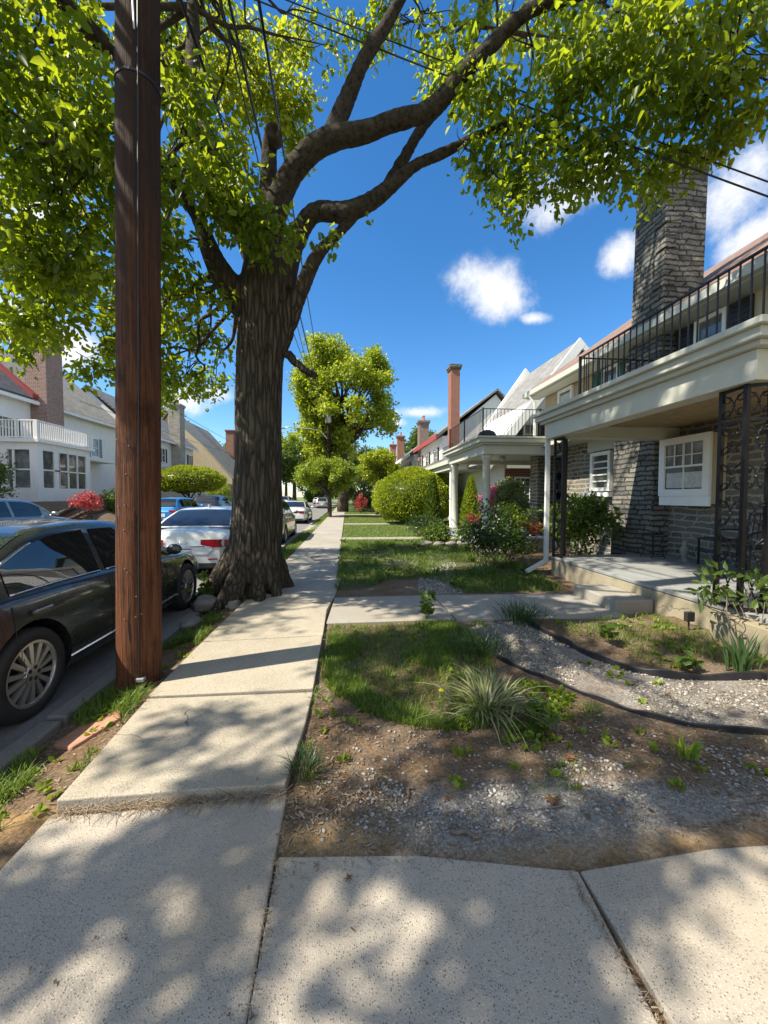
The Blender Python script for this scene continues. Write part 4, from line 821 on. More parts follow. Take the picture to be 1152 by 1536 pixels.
    for sx in (-1, 1):                       # lamps wrap the corners
        def lamp(nm, ends, z0, z1, x_in, mat, s_end, taper=.35):
            mb = MB(); cols = []
            plan = [(x_in, None)]
            e = ends; seq = []
            w0 = hw(e)
            for k in range(7): seq.append((w0*(x_in+(1-x_in)*k/6)*.985, e, k/6*.5))
            for k in range(1, 7): s = e+(s_end-e)*k/6; seq.append((None, s, .5+.5*k/6))
            for (x, s, q) in seq:
                zlo = z0+(z1-z0)*taper*max(0, 1-q*3) ; zhi = z1-(z1-z0)*taper*max(0, (q-.55)*1.6)
                for zz in (zlo, zhi):
                    xx = x if x is not None else side_x(s, zz)+.006
                    yy = yf(s)-sg*(.012 if x is not None and e < .5 else 0)+sg*(.012 if x is not None and e > .5 else 0)
                    mb.v.append((xc+sx*xx, yy, z+zz))
            for k in range(len(seq)-1): mb.f.append((2*k, 2*k+1, 2*k+3, 2*k+2))
            mb.build(nm, mat, t, True, fix=True)
        lamp('tail_light', 0.0, side(.02)*.80, side(.02)*1.0 if lights != 'tall' else side(.02)*1.02, .5, M['redlens'], .055)
        lamp('headlight', 1.0, side(.97)*.82, side(.97)*1.0, .55, M['whitelens'], .93, .2)
        s = st['front'][1]-.055; mx = hw(s); m_ = MB(); m_.ball((xc+sx*(mx+.10), yf(s), z+side(s)+.10), (.10, .06, .072), 12, 8); m_.box(xc+sx*(mx-.06), xc+sx*(mx+.05), yf(s)-.02, yf(s)+.02, z+side(s)+.035, z+side(s)+.075); m_.build('wing_mirror', paint, t, True)
        if detail and not far:
            for (a, b) in st['wins'][-2:]:
                s = a+.035; zz = side(s)*.86; hx = side_x(s, zz); q = MB(); q.box(xc+sx*(hx+.012), xc+sx*(hx+.04), yf(s-.018), yf(s+.022), z+zz-.016, z+zz+.016); q.build('door_handle', paint, t, bevel=.008)
            sm = MB()
            for s in (st['wins'][-2][0]-.01, (st['wins'][-2][1]+st['wins'][-1][0])/2, st['wins'][-1][1]+.045):
                for j in range(9):
                    za = .3+(side(s)-.05-.3)*j/9; zc_ = .3+(side(s)-.05-.3)*(j+1)/9; d = .0025
                    so = s+(.03*max(0, (.55-j/9))*(1 if s == st['wins'][-2][0]-.01 else 0))
                    sm.add([(xc+sx*(side_x(so, za)+d), yf(so)-.004, z+za), (xc+sx*(side_x(so, za)+d), yf(so)+.004, z+za), (xc+sx*(side_x(so, zc_)+d), yf(so)+.004, z+zc_), (xc+sx*(side_x(so, zc_)+d), yf(so)-.004, z+zc_)], [(0, 1, 2, 3)])
            sm.build('door_seam', M['blackplastic'], t)
            q = MB(); q.tube([(xc+sx*(side_x(s, .32)+.004), yf(s), z+.32) for s in np.linspace(.30, .74, 10)], .012, 6); q.build('sill_trim', M['chrome'] if detail == 2 else M['blackplastic'], t)
    yr = yf(0); q = MB(); q.box(xc-.17, xc+.17, yr-sg*.012, yr-sg*.001, z+side(0)*.66+.0, z+side(0)*.66+.165); pl = q.build('plate', M['plate'], t)
    if plate:
        zc_ = z+side(0)*.66+.08; q = MB(); q.box(xc-.168, xc+.168, yr-.0145, yr-.0125, zc_+.055, zc_+.083); q.build('plate_band', M['plateblue'], pl)
        q = MB(); q.box(xc-.168, xc+.168, yr-.0145, yr-.0125, zc_-.078, zc_-.055); q.build('plate_band', M['plateyellow'], pl)
        text_mesh(plate, .085, 'plate_text', M['ink'], pl, (xc, yr-.0135, zc_), (1, 0, 0), (0, 0, 1), (0, -1, 0))
        q = MB(); q.box(xc-.42, xc+.42, yr-.02, yr-.002, zc_+.105, zc_+.14); q.build('boot_trim', M['chrome'], t, bevel=.008)
        e = MB(); o = np.array([xc, yr+.0, z+side(0)*1.045]); pts = [o+np.array([.085*math.cos(a), -.012, .032*math.sin(a)]) for a in np.linspace(math.radians(-65), math.radians(245), 20)]; e.tube([o+np.array([.02, -.012, .005])]+pts+[o+np.array([-.02, -.012, .005])], .006, 6); e.build('emblem', M['chrome'], t, True)
        g = MB(); g.tube([(xc+x, yr-.004-.012*0, z+zz) for x, zz in ((-.62, side(0)*.98), (-.6, .62), (-.5, .50), (.5, .50), (.6, .62), (.62, side(0)*.98))], .005, 5); g.build('boot_seam', M['blackplastic'], t)
        g = MB()
        for sx in (-1, 1): g.box(xc+sx*.5, xc+sx*.68, yr-.012, yr+.03, z+.40, z+.425)
        g.build('reflector', M['redlens'], t)
        g = MB(); g.ball((xc, yf(.33), z+H+.02), (.02, .07, .035), 8, 6); g.build('roof_antenna', paint, t, True)
    q = MB(); q.box(xc-Wd*.36, xc+Wd*.36, yr-sg*.006, yr+sg*.05, z+.24, z+.33); q.build('bumper_insert', M['blackplastic'], t)
    return t
M['p_black'] = carpaint('charcoal car paint', (.05, .054, .056), .6, .27); M['p_white'] = carpaint('white car paint', (.66, .68, .66), .1, .3); M['p_silver'] = carpaint('silver car paint', (.33, .33, .31), .7, .3)
M['p_blue'] = carpaint('bright blue car paint', (.02, .25, .62), .4, .3); M['p_navy'] = carpaint('navy car paint', (.05, .07, .13), .6, .3); M['p_gold'] = carpaint('gold grey car paint', (.20, .18, .13), .7, .3); M['p_pale'] = carpaint('pale silver car paint', (.5, .52, .55), .6, .3)
car('dark_sedan', 'charcoal sedan with many spoked alloy wheels parked at the kerb beside the near pole', -3.31, 2.07, -.15, 4.87, 1.86, 1.47, M['p_black'], SEDAN, 14, 2, None, .345)
car('white_sedan', 'white sedan with red tail lights parked behind the big tree trunk', -3.33, 8.15, -.14, 4.79, 1.83, 1.45, M['p_white'], SEDAN, 10, True, 'LYS-5640')
car('gold_suv', 'gold grey sport utility car half hidden by the tree trunk', -3.05, 13.2, -.14, 4.3, 1.78, 1.62, M['p_gold'], SUV, 10, True, lights='tall')
car('white_compact', 'small white sedan parked beyond the gold grey car', -3.35, 24.0, -.13, 4.5, 1.8, 1.42, M['p_white'], SEDAN, 8, False)
car('pale_suv', 'pale silver car farthest along the near kerb beside the small tree', -3.5, 55, -.13, 4.4, 1.8, 1.6, M['p_pale'], SUV, 8, False, far=True)
car('silver_sedan', 'silver sedan across the street at the left, seen over the charcoal roof', -9.45, 8.9, .05, 4.7, 1.8, 1.47, M['p_silver'], SEDAN, 10, False)
car('blue_hatchback', 'bright blue hatchback parked across the street', -9.4, 20.6, .05, 4.2, 1.78, 1.47, M['p_blue'], HATCH, 10, False)
car('navy_suv', 'dark navy sport utility car in front of the blue hatchback', -9.45, 26.6, .05, 4.6, 1.82, 1.62, M['p_navy'], SUV, 10, False, lights='tall')
car('far_white_suv', 'white car far up the opposite kerb under the trees', -9.0, 56, .05, 4.5, 1.85, 1.6, M['p_white'], SUV, 8, False, far=True)
car('far_pink_sedan', 'pale beige sedan crossing at the far end of the street', -6.2, 82, -.05, 4.6, 1.85, 1.45, M['trim'], SEDAN, 8, False, far=True)

# ------------------------------------------------------------------ poles and wires
def pole(name, label, base, h, r, mat, lean=(0, 0)):
    t = thing(name, label, 'utility pole', base); b = np.array(base, float); n = 26; m = 40; V = []
    for i in range(m+1):
        z = h*i/m; rr = r*(1-.10*z/h)
        for k in range(n):
            a = 2*math.pi*k/n; q = rr*(1+.02*mnoise.noise(Vector((math.cos(a)*5, math.sin(a)*5, z*.6)))+.012*mnoise.noise(Vector((math.cos(a)*14, math.sin(a)*14, z*.9))))
            V.append((b[0]+lean[0]*z/h+q*math.cos(a), b[1]+lean[1]*z/h+q*math.sin(a), b[2]-.1+z))
    mb = MB(); mb.v = V; mb.f = [(i*n+k, i*n+(k+1) % n, (i+1)*n+(k+1) % n, (i+1)*n+k) for i in range(m) for k in range(n)]+[tuple(m*n+k for k in range(n))]
    mb.build('shaft', mat, t, True); return t
pa = np.array([-1.775, 3.42, -.06]); LE = .20
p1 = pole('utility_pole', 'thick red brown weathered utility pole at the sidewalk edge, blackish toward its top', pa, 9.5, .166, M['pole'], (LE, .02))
def pole_at(z, a, e=0.0): rr = .166*(1-.10*z/9.5)+e; return (pa[0]+LE*z/9.5+rr*math.cos(a), pa[1]+.02*z/9.5+rr*math.sin(a), pa[2]-.1+z)
MB().tube([pole_at(z, R(-64), .004) for z in np.linspace(.12, 7, 24)], .006, 6).build('ground_wire', M['shutter_black'], p1)
q = MB(); c = pole_at(.2, R(-60), .012); q.box(c[0]-.03, c[0]+.03, c[1]-.02, c[1]+.03, c[2], c[2]+.03); q.build('clamp', M['steel'], p1, bevel=.004)
q = MB(); c = pole_at(5.0, 0, -.166*(1-.10*5/9.5)); q.lathe(c, [(.150, 0), (.163, 0), (.163, .022), (.150, .022)], 30); q.build('strap', M['iron'], p1)
q = MB(); c = pole_at(5.6, R(-75), .03); q.tube([pole_at(5.75, R(-70), .0), c, pole_at(5.3, R(-72), .01)], .008, 6); q.build('wire_loop', M['steel'], p1)
for k in range(14): q = MB(); z = .5+RNG.random()*1.7; c = pole_at(z, R(-150+100*RNG.random()), .0); q.box(c[0]-.003, c[0]+.003, c[1]-.008, c[1]+.004, c[2], c[2]+.006); q.build('staple', M['steel'], p1)
for k in range(5):
    z = .3+RNG.random()*2.4; a = R(-150+70*RNG.random()); MB().tube([pole_at(z+t*.35, a+.05*math.sin(t*5+k), -.001) for t in np.linspace(0, 1, 8)], [.001, .004, .006, .006, .005, .004, .003, .001], 6).build('split', M['blackplastic'], p1)
pf = (-1.72, 38.0, -.05); fp = pole('far_utility_pole', 'distant utility pole with grey transformer and street lamp arm', pf, 12.2, .16, M['pole2'])
q = MB(); q.lathe((pf[0]+.0, pf[1]-.45, 8.6), [(.26, 0), (.3, .05), (.3, 1.0), (.27, 1.08), (.1, 1.15)], 18); q.box(pf[0]-.05, pf[0]+.05, pf[1]-.2, pf[1]-.1, 8.8, 9.5); q.build('transformer', M['steel'], fp, True)
q = MB(); q.tube(spline([(pf[0], pf[1], 7.0), (pf[0]-.9, pf[1], 7.9), (pf[0]-2.2, pf[1], 8.15), (pf[0]-4.2, pf[1], 8.2)], 5), .05, 8); la = q.build('lamp_arm', M['steel'], fp, True)
q = MB(); q.ball((pf[0]-4.4, pf[1], 8.15), (.4, .16, .1), 12, 8); q.build('lamp_head', M['steel'], la, True)
q = MB(); q.box(pf[0]-1.1, pf[0]+1.1, pf[1]-.09, pf[1]+.0, 11.2, 11.32); q.build('cross_arm', M['pole2'], fp)
for k in (-.9, .9): MB().lathe((pf[0]+k, pf[1]-.05, 11.32), [(.05, 0), (.06, .05), (.03, .12), (.05, .16)], 10).build('insulator', M['blackplastic'], fp)
def wire(label, a, b, r, sag=.25, name='overhead_wire', n=24):
    a = np.array(a); b = np.array(b); q = MB(); q.tube([a+(b-a)*t-np.array([0, 0, sag*4*t*(1-t)]) for t in np.linspace(0, 1, n)], r, 6); return tag(q.build(name, M['iron'], smooth=True), label, 'wire', 'overhead wires')
wire('thick black cable running from the near pole past the trunk to the far pole', (-1.5, 3.25, 8.2), (pf[0]+.1, pf[1], 8.2), .022, .7)
wire('black cable crossing in front of the grey upright limb', PY(258, -40, 4.2), PY(462, 560, 30), .018, .1)
wire('thin cable just below the thick black cable by the trunk', (-1.52, 3.25, 7.9), (pf[0]-.1, pf[1], 7.6), .012, .75)
wire('upright cable passing the cut limb stump', PY(383, -30, 5.0), PY(480, 560, 34), .02, .05)
wire('lower of the twin wires crossing the sky toward the stone chimney', PY(330, -22, 6.5), PX(1290, 345, 6.4), .011, .05)
wire('upper of the twin wires crossing the sky toward the stone chimney', PY(360, -28, 6.6), PX(1290, 322, 6.45), .010, .05)
wire('black wire high at the right passing behind the leaf crown', PY(870, -10, 5.0), PX(1290, 180, 6.0), .013, .03)
wire('thin strand hanging down the front of the tree trunk', PY(300, 60, 5.6), PY(432, 430, 5.85), .007, .05)
wire('slack wire over the street at the house eaves', (-9, 14, 6.4), (-9.5, 60, 6.2), .012, .4); wire('second slack wire over the far street', (-14, 22, 6.6), (-12, 66, 7), .012, .4)

# ------------------------------------------------------------------ the big street tree
T = thing('street_tree', 'huge old street tree with furrowed trunk, forked limbs and a wide leafy crown', 'tree', (-1.66, 6.55, 0))
def limb(pts, k=5):                           # (px, py, world y, radius px) read off the photograph at a depth
    P = [];  
    for (px, py, y, rp) in pts:
        p = PY(px, py, y); dd = float((p-CAM) @ FW); P.append((*p, rp*dd/F*(dd/float(np.linalg.norm(p-CAM)))**.85*.92))
    return spline(P, k)
LIMBS = [
 [(378, 905, 6.5, 54), (381, 860, 6.5, 48), (385, 800, 6.5, 43), (388, 700, 6.5, 39), (388, 600, 6.5, 39), (392, 500, 6.5, 42), (397, 430, 6.5, 45), (400, 380, 6.5, 38)],
 [(400, 400, 6.5, 38), (410, 330, 6.4, 31), (437, 262, 6.2, 29), (490, 212, 6.0, 29), (560, 190, 5.8, 24), (640, 163, 5.5, 24), (705, 95, 5.2, 22), (790, 22, 4.9, 20), (870, -8, 4.6, 16), (990, -60, 4.2, 13), (1100, -140, 4.0, 9)],
 [(420, 425, 6.5, 30), (444, 362, 6.4, 24), (474, 322, 6.3, 22), (520, 320, 6.2, 23), (570, 288, 6.1, 20), (612, 258, 6.0, 15), (660, 233, 5.9, 13), (720, 202, 5.7, 12), (765, 190, 5.6, 15), (790, 184, 5.55, 14)],
 [(580, 280, 6.1, 17), (612, 230, 6.15, 15), (640, 185, 6.2, 15), (690, 120, 6.4, 12), (720, 40, 6.6, 9)],
 [(495, 215, 6.0, 26), (520, 150, 6.0, 24), (545, 95, 5.9, 21), (580, 32, 5.8, 18), (608, -15, 5.7, 15), (650, -90, 5.4, 12)],
 [(400, 560, 6.5, 12), (425, 500, 6.5, 17), (450, 438, 6.4, 16), (476, 388, 6.3, 14), (506, 350, 6.25, 12), (535, 318, 6.2, 12)],
 [(398, 330, 6.5, 30), (402, 260, 6.4, 22), (404, 220, 6.35, 20), (410, 193, 6.2, 21)],
 [(378, 470, 6.5, 30), (342, 425, 6.4, 27), (314, 368, 6.2, 20), (292, 318, 6.1, 17), (252, 270, 5.9, 13), (205, 230, 5.6, 10), (150, 180, 5.2, 7)],
 [(385, 390, 6.6, 34), (345, 285, 6.9, 30), (305, 200, 7.1, 28), (292, 120, 7.2, 23), (289, 30, 7.3, 19), (285, -70, 7.4, 15)],
 [(330, 240, 6.4, 12), (290, 243, 6.1, 10), (230, 246, 5.6, 9), (180, 235, 5.2, 8), (130, 214, 4.8, 6), (90, 190, 4.5, 4)],
 [(318, 232, 7.0, 26), (235, 140, 6.2, 24), (165, 78, 5.6, 20), (120, 25, 5.2, 17), (85, -15, 4.9, 15), (20, -110, 4.3, 11)],
 [(430, 530, 6.4, 9), (452, 552, 6.3, 7), (472, 563, 6.3, 5)],
]
mb = MB()
for i, L_ in enumerate(LIMBS):
    P = limb(L_); tp = lambda p: 1.0 if i == 0 else .8+.2*max(0, min(1, (5.6-p[2])/.8)); mb.tube([p[:3]+.05*np.array([mnoise.noise(Vector(p[:3]*1.3+np.array([k_*9, 0, i])) ) for k_ in range(3)])*(i > 0) for p in P], [max(.02, p[3]*tp(p)) for p in P], 14)
tb = np.array([-1.53, 6.5, 0.0])
for (dx, dy, ln, r0, dz) in [(-.8, -.45, .55, .22, -.12), (.55, -.5, .2, .17, -.05), (-.2, -.9, .4, .18, -.06), (.65, .2, .15, .17, 0), (-.9, .1, .5, .22, -.15), (-.1, .9, .7, .22, -.05), (.3, -.85, .35, .15, -.05), (.5, .75, .3, .17, 0), (-.35, -.95, .8, .13, -.12)]:
    d = unit(np.array([dx, dy, 0.0])); mb.tube(spline([tb+(0, 0, 1.0)+d*.12, tb+(0, 0, .5)+d*.36, tb+(0, 0, .16)+d*(.45+ln*.3), tb+(0, 0, dz-.06)+d*(.5+ln*.75)], 5), list(np.linspace(r0*1.0, r0*.5, 16)), 10)
trunk = mb.build('trunk', M['bark'], T, True)
rm = trunk.modifiers.new('r', 'REMESH'); rm.mode = 'VOXEL'; rm.voxel_size = .026; rm.use_smooth_shade = True
sm = trunk.modifiers.new('s', 'SMOOTH'); sm.iterations = 6; sm.factor = .5
baked(trunk)
def barkify(o, amp=.022):
    me = o.data; n = len(me.vertices); co = np.empty(n*3, np.float32); me.vertices.foreach_get('co', co); no = np.empty(n*3, np.float32); me.vertices.foreach_get('normal', no)
    co = co.reshape(-1, 3); no = no.reshape(-1, 3); d = np.empty(n, np.float32)
    for i in range(n):
        x, y, z = co[i]; w = mnoise.noise(Vector((x*2, y*2, z*2)))*.5
        a = 1-abs(mnoise.noise(Vector((x*13+w, y*13+w, z*1.1))))*2.2; b = mnoise.noise(Vector((x*4, y*4, z*2)))
        k = min(1, max(0, (z-4.4)/1.2)); a2 = 1-abs(mnoise.noise(Vector((x*9, y*9, z*9))))*2; d[i] = amp*((a*.7-.35)*(1-k)+(a2*.45-.2)*k)+.03*b*(1 if z < 1.0 else .3)
    co += no*d[:, None]; me.vertices.foreach_set('co', co.ravel()); me.update()
barkify(trunk)
q = MB(); c = PY(410, 198, 6.10); q.lathe(c, [(.05, .02), (.07, -.02), (.10, -.06), (.125, -.03), (.12, .16)], 16, 'y'); q.build('pruned_stub', M['bark2'], T, True)
# crown: clumps named by where the photograph shows them and by their distance
CL = []
def cl(px, py, y, r, n, mat='leaf'): CL.append((PY(px, py, y), r, int(n*((.52 if px > 455 else .58) if mat == 'leaf' else .85)), mat))
for a in [ # left canopy
 (40, 60, 5.0, .9, 190), (110, 150, 5.2, .9, 210), (40, 220, 5.0, .9, 220), (150, 60, 6.0, .9, 160), (130, 280, 5.0, .8, 200), (30, 330, 5.2, .8, 200), (110, 390, 5.4, .8, 190), (30, 430, 5.8, .7, 140), (180, 200, 4.6, .5, 90),
 (290, 290, 5.2, .55, 130), (370, 320, 5.5, .5, 110), (255, 360, 5.6, .55, 110), (330, 240, 5.6, .5, 90), (280, 180, 5.4, .5, 80), (410, 325, 5.6, .3, 45), (250, 450, 6.0, .6, 110), (130, 480, 6.5, .7, 120), (200, 520, 7.0, .7, 110), (60, 490, 7.0, .6, 80), (140, 545, 7.5, .45, 50),
 (290, 500, 7.5, .7, 110), (280, 570, 8.0, .6, 80), (320, 560, 8.5, .5, 60), (250, 560, 7.6, .45, 50), (-40, 480, 6.0, .6, 60), (20, 500, 6.6, .4, 40)]: cl(*a)
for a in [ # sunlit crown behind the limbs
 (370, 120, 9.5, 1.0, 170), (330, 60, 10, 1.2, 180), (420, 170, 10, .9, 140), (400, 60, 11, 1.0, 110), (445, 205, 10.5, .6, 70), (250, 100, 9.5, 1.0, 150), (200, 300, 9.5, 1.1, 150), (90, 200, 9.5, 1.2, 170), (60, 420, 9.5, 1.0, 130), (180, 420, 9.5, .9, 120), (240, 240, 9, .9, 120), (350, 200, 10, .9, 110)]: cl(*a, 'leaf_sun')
for a in [ # right canopy reaching over the garden
 (640, 40, 6.2, .7, 80), (600, 20, 7.0, .7, 60), (560, 40, 7.5, .6, 45), (470, 20, 8.0, .7, 60), (500, 70, 7.8, .4, 28), (720, 120, 5.6, .7, 110), (800, 90, 5.2, .8, 140), (760, 210, 5.5, .55, 110), (700, 225, 5.6, .35, 60), (860, 180, 5.2, .65, 130), (770, 290, 5.4, .32, 55), (760, 325, 5.4, .2, 26), (830, 250, 5.3, .4, 70),
 (940, 110, 4.8, .75, 150), (930, 215, 5.0, .5, 100), (1020, 150, 4.8, .6, 130), (990, 235, 5.3, .42, 80), (1090, 90, 4.4, .6, 130), (1010, 40, 4.3, .8, 150), (900, 20, 4.5, .7, 110), (1130, 20, 4.2, .7, 130), (1055, 215, 4.9, .25, 40), (880, 255, 5.2, .3, 45), (1130, 130, 4.4, .4, 60), (960, 262, 5.3, .25, 34), (680, 60, 6.0, .5, 50)]: cl(*a)
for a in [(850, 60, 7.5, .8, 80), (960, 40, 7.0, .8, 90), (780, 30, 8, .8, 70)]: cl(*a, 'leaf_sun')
cl(500, 352, 6.1, .13, 6); cl(470, 385, 6.1, .12, 5); cl(530, 300, 6.1, .08, 3)
CLW = [((-5.5, 1.6, 8.5), .7, 40), ((-4.6, 2.9, 8.2), .8, 50), ((-2.5, 2.2, 9.5), .9, 70), ((-7.8, 3.8, 8.5), 1.3, 110), ((-7.5, 6.5, 8.5), 1.4, 120), ((-3.8, 4.6, 9.2), 1.1, 90), ((-1.0, .6, 9.8), .8, 50), ((-6.5, 8.5, 9.0), 1.3, 100), ((-3, 8, 11.5), 1.4, 110), ((0, 5.5, 11), 1.4, 100), ((2.5, 3, 9.9), 1.1, 70), ((-2.6, 2.5, 12), 1.3, 110), ((-3.2, 5, 12), 1.4, 120), ((-1.5, 4, 12.5), 1.3, 100), ((-.5, 6.2, 12.8), 1.4, 120), ((1.5, 6.8, 12.6), 1.4, 120), ((3, 6.6, 13), 1.3, 90), ((2.5, 5.5, 11.6), 1.0, 70), ((-9, 7, 9.8), 1.5, 130), ((-9.5, 9.5, 9.5), 1.4, 110), ((-4.2, 7.4, 12.4), 1.3, 100)]  # overhead crown clumps, several added to shade porch, chimney and white car
# unseen crown clumps added up the sun's rays to shade ground, house and car
for (px, py, r, n, z) in [(250, 1280, .24, 34, 7.6), (110, 1320, .2, 26, 8.2), (380, 1255, .16, 22, 7.8), (395, 1490, .14, 22, 7.4), (880, 1480, .14, 22, 7.6), (740, 1520, .12, 14, 7.4),
                          (600, 1255, .22, 30, 8.0), (800, 1268, .28, 40, 8.3), (960, 1285, .26, 34, 8.0), (1110, 1215, .32, 44, 8.3), (350, 1095, .22, 16, 8.4), (390, 1180, .22, 18, 8.0), (545, 975, .42, 60, 8.6), (640, 965, .40, 52, 8.8), (560, 1050, .22, 20, 8.2), (720, 1150, .30, 26, 8.4), (880, 1110, .34, 40, 8.2), (1080, 1130, .3, 36, 8.2),
                          (640, 905, .5, 60, 9.4), (820, 905, .5, 56, 9.2), (900, 985, .4, 40, 9.0), (1050, 985, .36, 34, 8.8), (420, 905, .4, 46, 9.4), (340, 930, .3, 30, 9.0), (560, 850, .7, 70, 9.8), (700, 860, .7, 70, 9.6)]:
    p = PZ(px, py, 0); CLW.append((tuple(p+SUNV*(z-.8)/SUNV[2]), r*1.1, int(n*1.5)))
for (x, y, z, r, n, zt) in [(3.9, 3.9, 3.0, .55, 80, 11.2), (3.9, 4.9, 3.1, .6, 90, 11.6), (3.9, 5.9, 3.1, .6, 90, 11.4), (3.9, 6.9, 3.1, .6, 90, 11.8), (3.9, 7.6, 3.1, .5, 60, 11.4), (6.4, 7.8, 4.6, .6, 80, 13.2), (6.4, 7.6, 6.0, .6, 80, 13.8), (6.4, 7.9, 7.3, .6, 80, 14.4), (6.6, 6.6, 4.6, .6, 60, 13.0), (6.6, 5.2, 4.6, .6, 60, 13.2), (6.5, 9.2, 4.2, .5, 40, 13.4), (4.0, 12.5, 3.2, .7, 70, 12.5), (-3.3, 8.4, .9, .7, 90, 8.6), (-3.0, 10, 1.3, .7, 60, 8.8)]:
    p = np.array([x, y, z]); CLW.append((tuple(p+SUNV*(zt-z)/SUNV[2]), r, n))
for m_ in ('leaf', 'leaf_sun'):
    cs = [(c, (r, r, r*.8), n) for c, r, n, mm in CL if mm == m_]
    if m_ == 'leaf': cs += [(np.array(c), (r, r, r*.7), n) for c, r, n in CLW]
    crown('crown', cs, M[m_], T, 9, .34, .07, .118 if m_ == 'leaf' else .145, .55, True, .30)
mb = MB(); src = [(np.array(p[:3]), p[3]) for L_ in LIMBS[1:] for p in limb(L_) if p[3] < .30]
for c, r, n, mm in CL:
    c = np.array(c); cand = sorted(src, key=lambda q: np.linalg.norm(q[0]-c))[0]
    dd = np.linalg.norm(cand[0]-c)
    if dd > .25:
        p = wander(cand[0], c, 5, .10); r0 = min(.045, cand[1]*.5, .012+.014*dd); mb.tube(p, list(np.linspace(r0, .008, len(p))), 6)
        for i in range(4): u = unit(RNG.normal(size=3)); e = c+u*r*.85; w_ = wander(p[len(p)*2//3], e, 3, .15); mb.tube(w_, list(np.linspace(.010, .003, len(w_))), 5)
for c, r, n in CLW:
    c = np.array(c); cand = sorted(src, key=lambda q: np.linalg.norm(q[0]-c))[0]; p = wander(cand[0], c, 5, .08); mb.tube(p, list(np.linspace(.06, .01, len(p))), 6)
mb.build('branch', M['bark2'], T, True)

# ------------------------------------------------------------------ trees and shrubs along the street
def ring(c, R_, k, r, n, zj=.3):
    out = []
    for i in range(k):
        u = unit(RNG.normal(size=3)); out.append((np.array(c)+u*np.array(R_)*(.55+.45*RNG.random()), r*(.75+.5*RNG.random()), n))
    return out
tree('maple_tree', 'big bright green maple behind the far utility pole', (-.4, 40, 0), 18, .5, ring((-.2, 40, 12.4), (5.3, 3.5, 5.7), 60, 1.45, 110)+ring((-3, 40, 7.5), (3.0, 2.5, 2.5), 12, 1.1, 90), M['leaf_maple'], M['bark2'], None, 8, .5, .2, .27, .3)
tree('small_street_tree', 'small low spreading tree with bright green leaves at the sidewalk edge', (-1.30, 30, -.02), 4.8, .13, ring((-1.35, 30, 3.15), (2.3, 1.8, .95), 26, .62, 100), M['leaf_lime'], M['bark2'], None, 8, .3, .1, .15, .35, fork=.4)
tree('yellow_green_tree', 'yellow green garden tree rising beside the clipped yew', (2.6, 33, 0), 6.3, .14, ring((3.0, 33, 4.4), (1.9, 1.5, 1.35), 22, .6, 90), M['leaf_gold'], M['bark2'], None, 8, .3, .1, .16, .2)
for i, (lab, x, y, h, w, mt) in enumerate([
 ('dense tree closing the end of the street at the left kerb', -9.6, 72, 14, 5.5, 'leaf_maple'), ('mid green street tree overhanging the far road', -5, 95, 15, 7, 'leaf_maple'), ('dark trunked tree on the left kerb by the white sign', -10.6, 60, 12, 4, 'leaf_mid'),
 ('far tree behind the street end, right of the maple', 4, 92, 14, 6, 'leaf_far'), ('tree rising above the roofs behind the dark chimney', 14, 70, 14.5, 5, 'leaf_mid'), ('pale green tree behind the stone chimneyed twin house', -29, 62, 18.5, 5, 'leaf_lime'),
 ('grey green tree behind the sun porch house', -34, 45, 18, 5, 'leaf_far'), ('tall dark conifer like tree behind the brick chimney', -33, 36, 19, 4, 'leaf_far'), ('round tree behind the tan gabled house', -22, 80, 13, 5, 'leaf_mid'), ('second tree closing the end of the street', 0, 120, 18, 9, 'leaf_maple'), ('tree at the far left end of the street', -16, 104, 17, 8, 'leaf_mid'), ('low dark leafy tree filling the street end under the others', -7, 108, 7, 9, 'leaf_mid'), ('low green tree at the right of the street end', 4, 106, 7, 8, 'leaf_mid'), ('bushy tree on the left bank at the street end', -19, 84, 8, 6, 'leaf_mid')]):
    tree('background_tree', lab, (x, y, -.1 if x > -12 else .9), h, .35, ring((x, y, h*(.62 if h > 9 else .46)), (w*.75, w*.75, h*(.30 if h > 9 else .42)), 26, w*.24, 80), M[mt], M['bark2'], 'trees beyond the houses', 7, .6, .3, .38, .2)
tree('sidewalk_tree', 'thick pale trunked tree on the right sidewalk edge far up the street', (-.55, 47, 0), 12, .55, ring((-1.5, 47, 9), (3, 3, 2.5), 16, 1.2, 80), M['leaf_maple'], M['bark'], None, 7, .5, .25, .3, .2)

def ball_shrub(name, label, base, r, n, mat, leaf, core=None, zc=None, lump=.08, cat='shrub', flat=0, parts=True):
    t = thing(name, label, cat, base); b = np.array(base, float); c = b+(0, 0, zc or r[2]*.92); u = unit(RNG.normal(size=(n, 3))); u[:, 2] = np.where(u[:, 2] < -.75, -u[:, 2], u[:, 2])
    k = np.array([1+lump*mnoise.noise(Vector(q*2.2))+lump*.6*mnoise.noise(Vector(q*6)) for q in u]); P = c+u*np.array(r)*(k*(1-.10*RNG.random(n)**2))[:, None]
    leaves('foliage', P, unit(u+RNG.normal(size=(n, 3))*.55), leaf*(.6+.8*RNG.random(n)), mat, t, .34)
    mb = MB(); mb.ball((0, 0, 0), 1.0, 26, 16); mb.v = [tuple(c+np.array(q)*np.array(r)*(.9+lump*mnoise.noise(Vector(np.array(q)*2.2)))) for q in mb.v]
    mb.build('twig_mass', core or M['leaf_dark'], t, True); return t
ball_shrub('clipped_yew', 'huge rounded golden green clipped yew beside the sidewalk', (4.05, 22.3, -.05), (2.5, 2.3, 1.68), 30000, M['leaf_gold'], .085, lump=.09)
t = ball_shrub('clipped_yew', 'golden flat topped clipped yew on the bank across the street', (-13.6, 35, 1.2), (2.9, 2.4, 1.2), 11000, M['leaf_gold'], .13, zc=1.75)
q = MB()
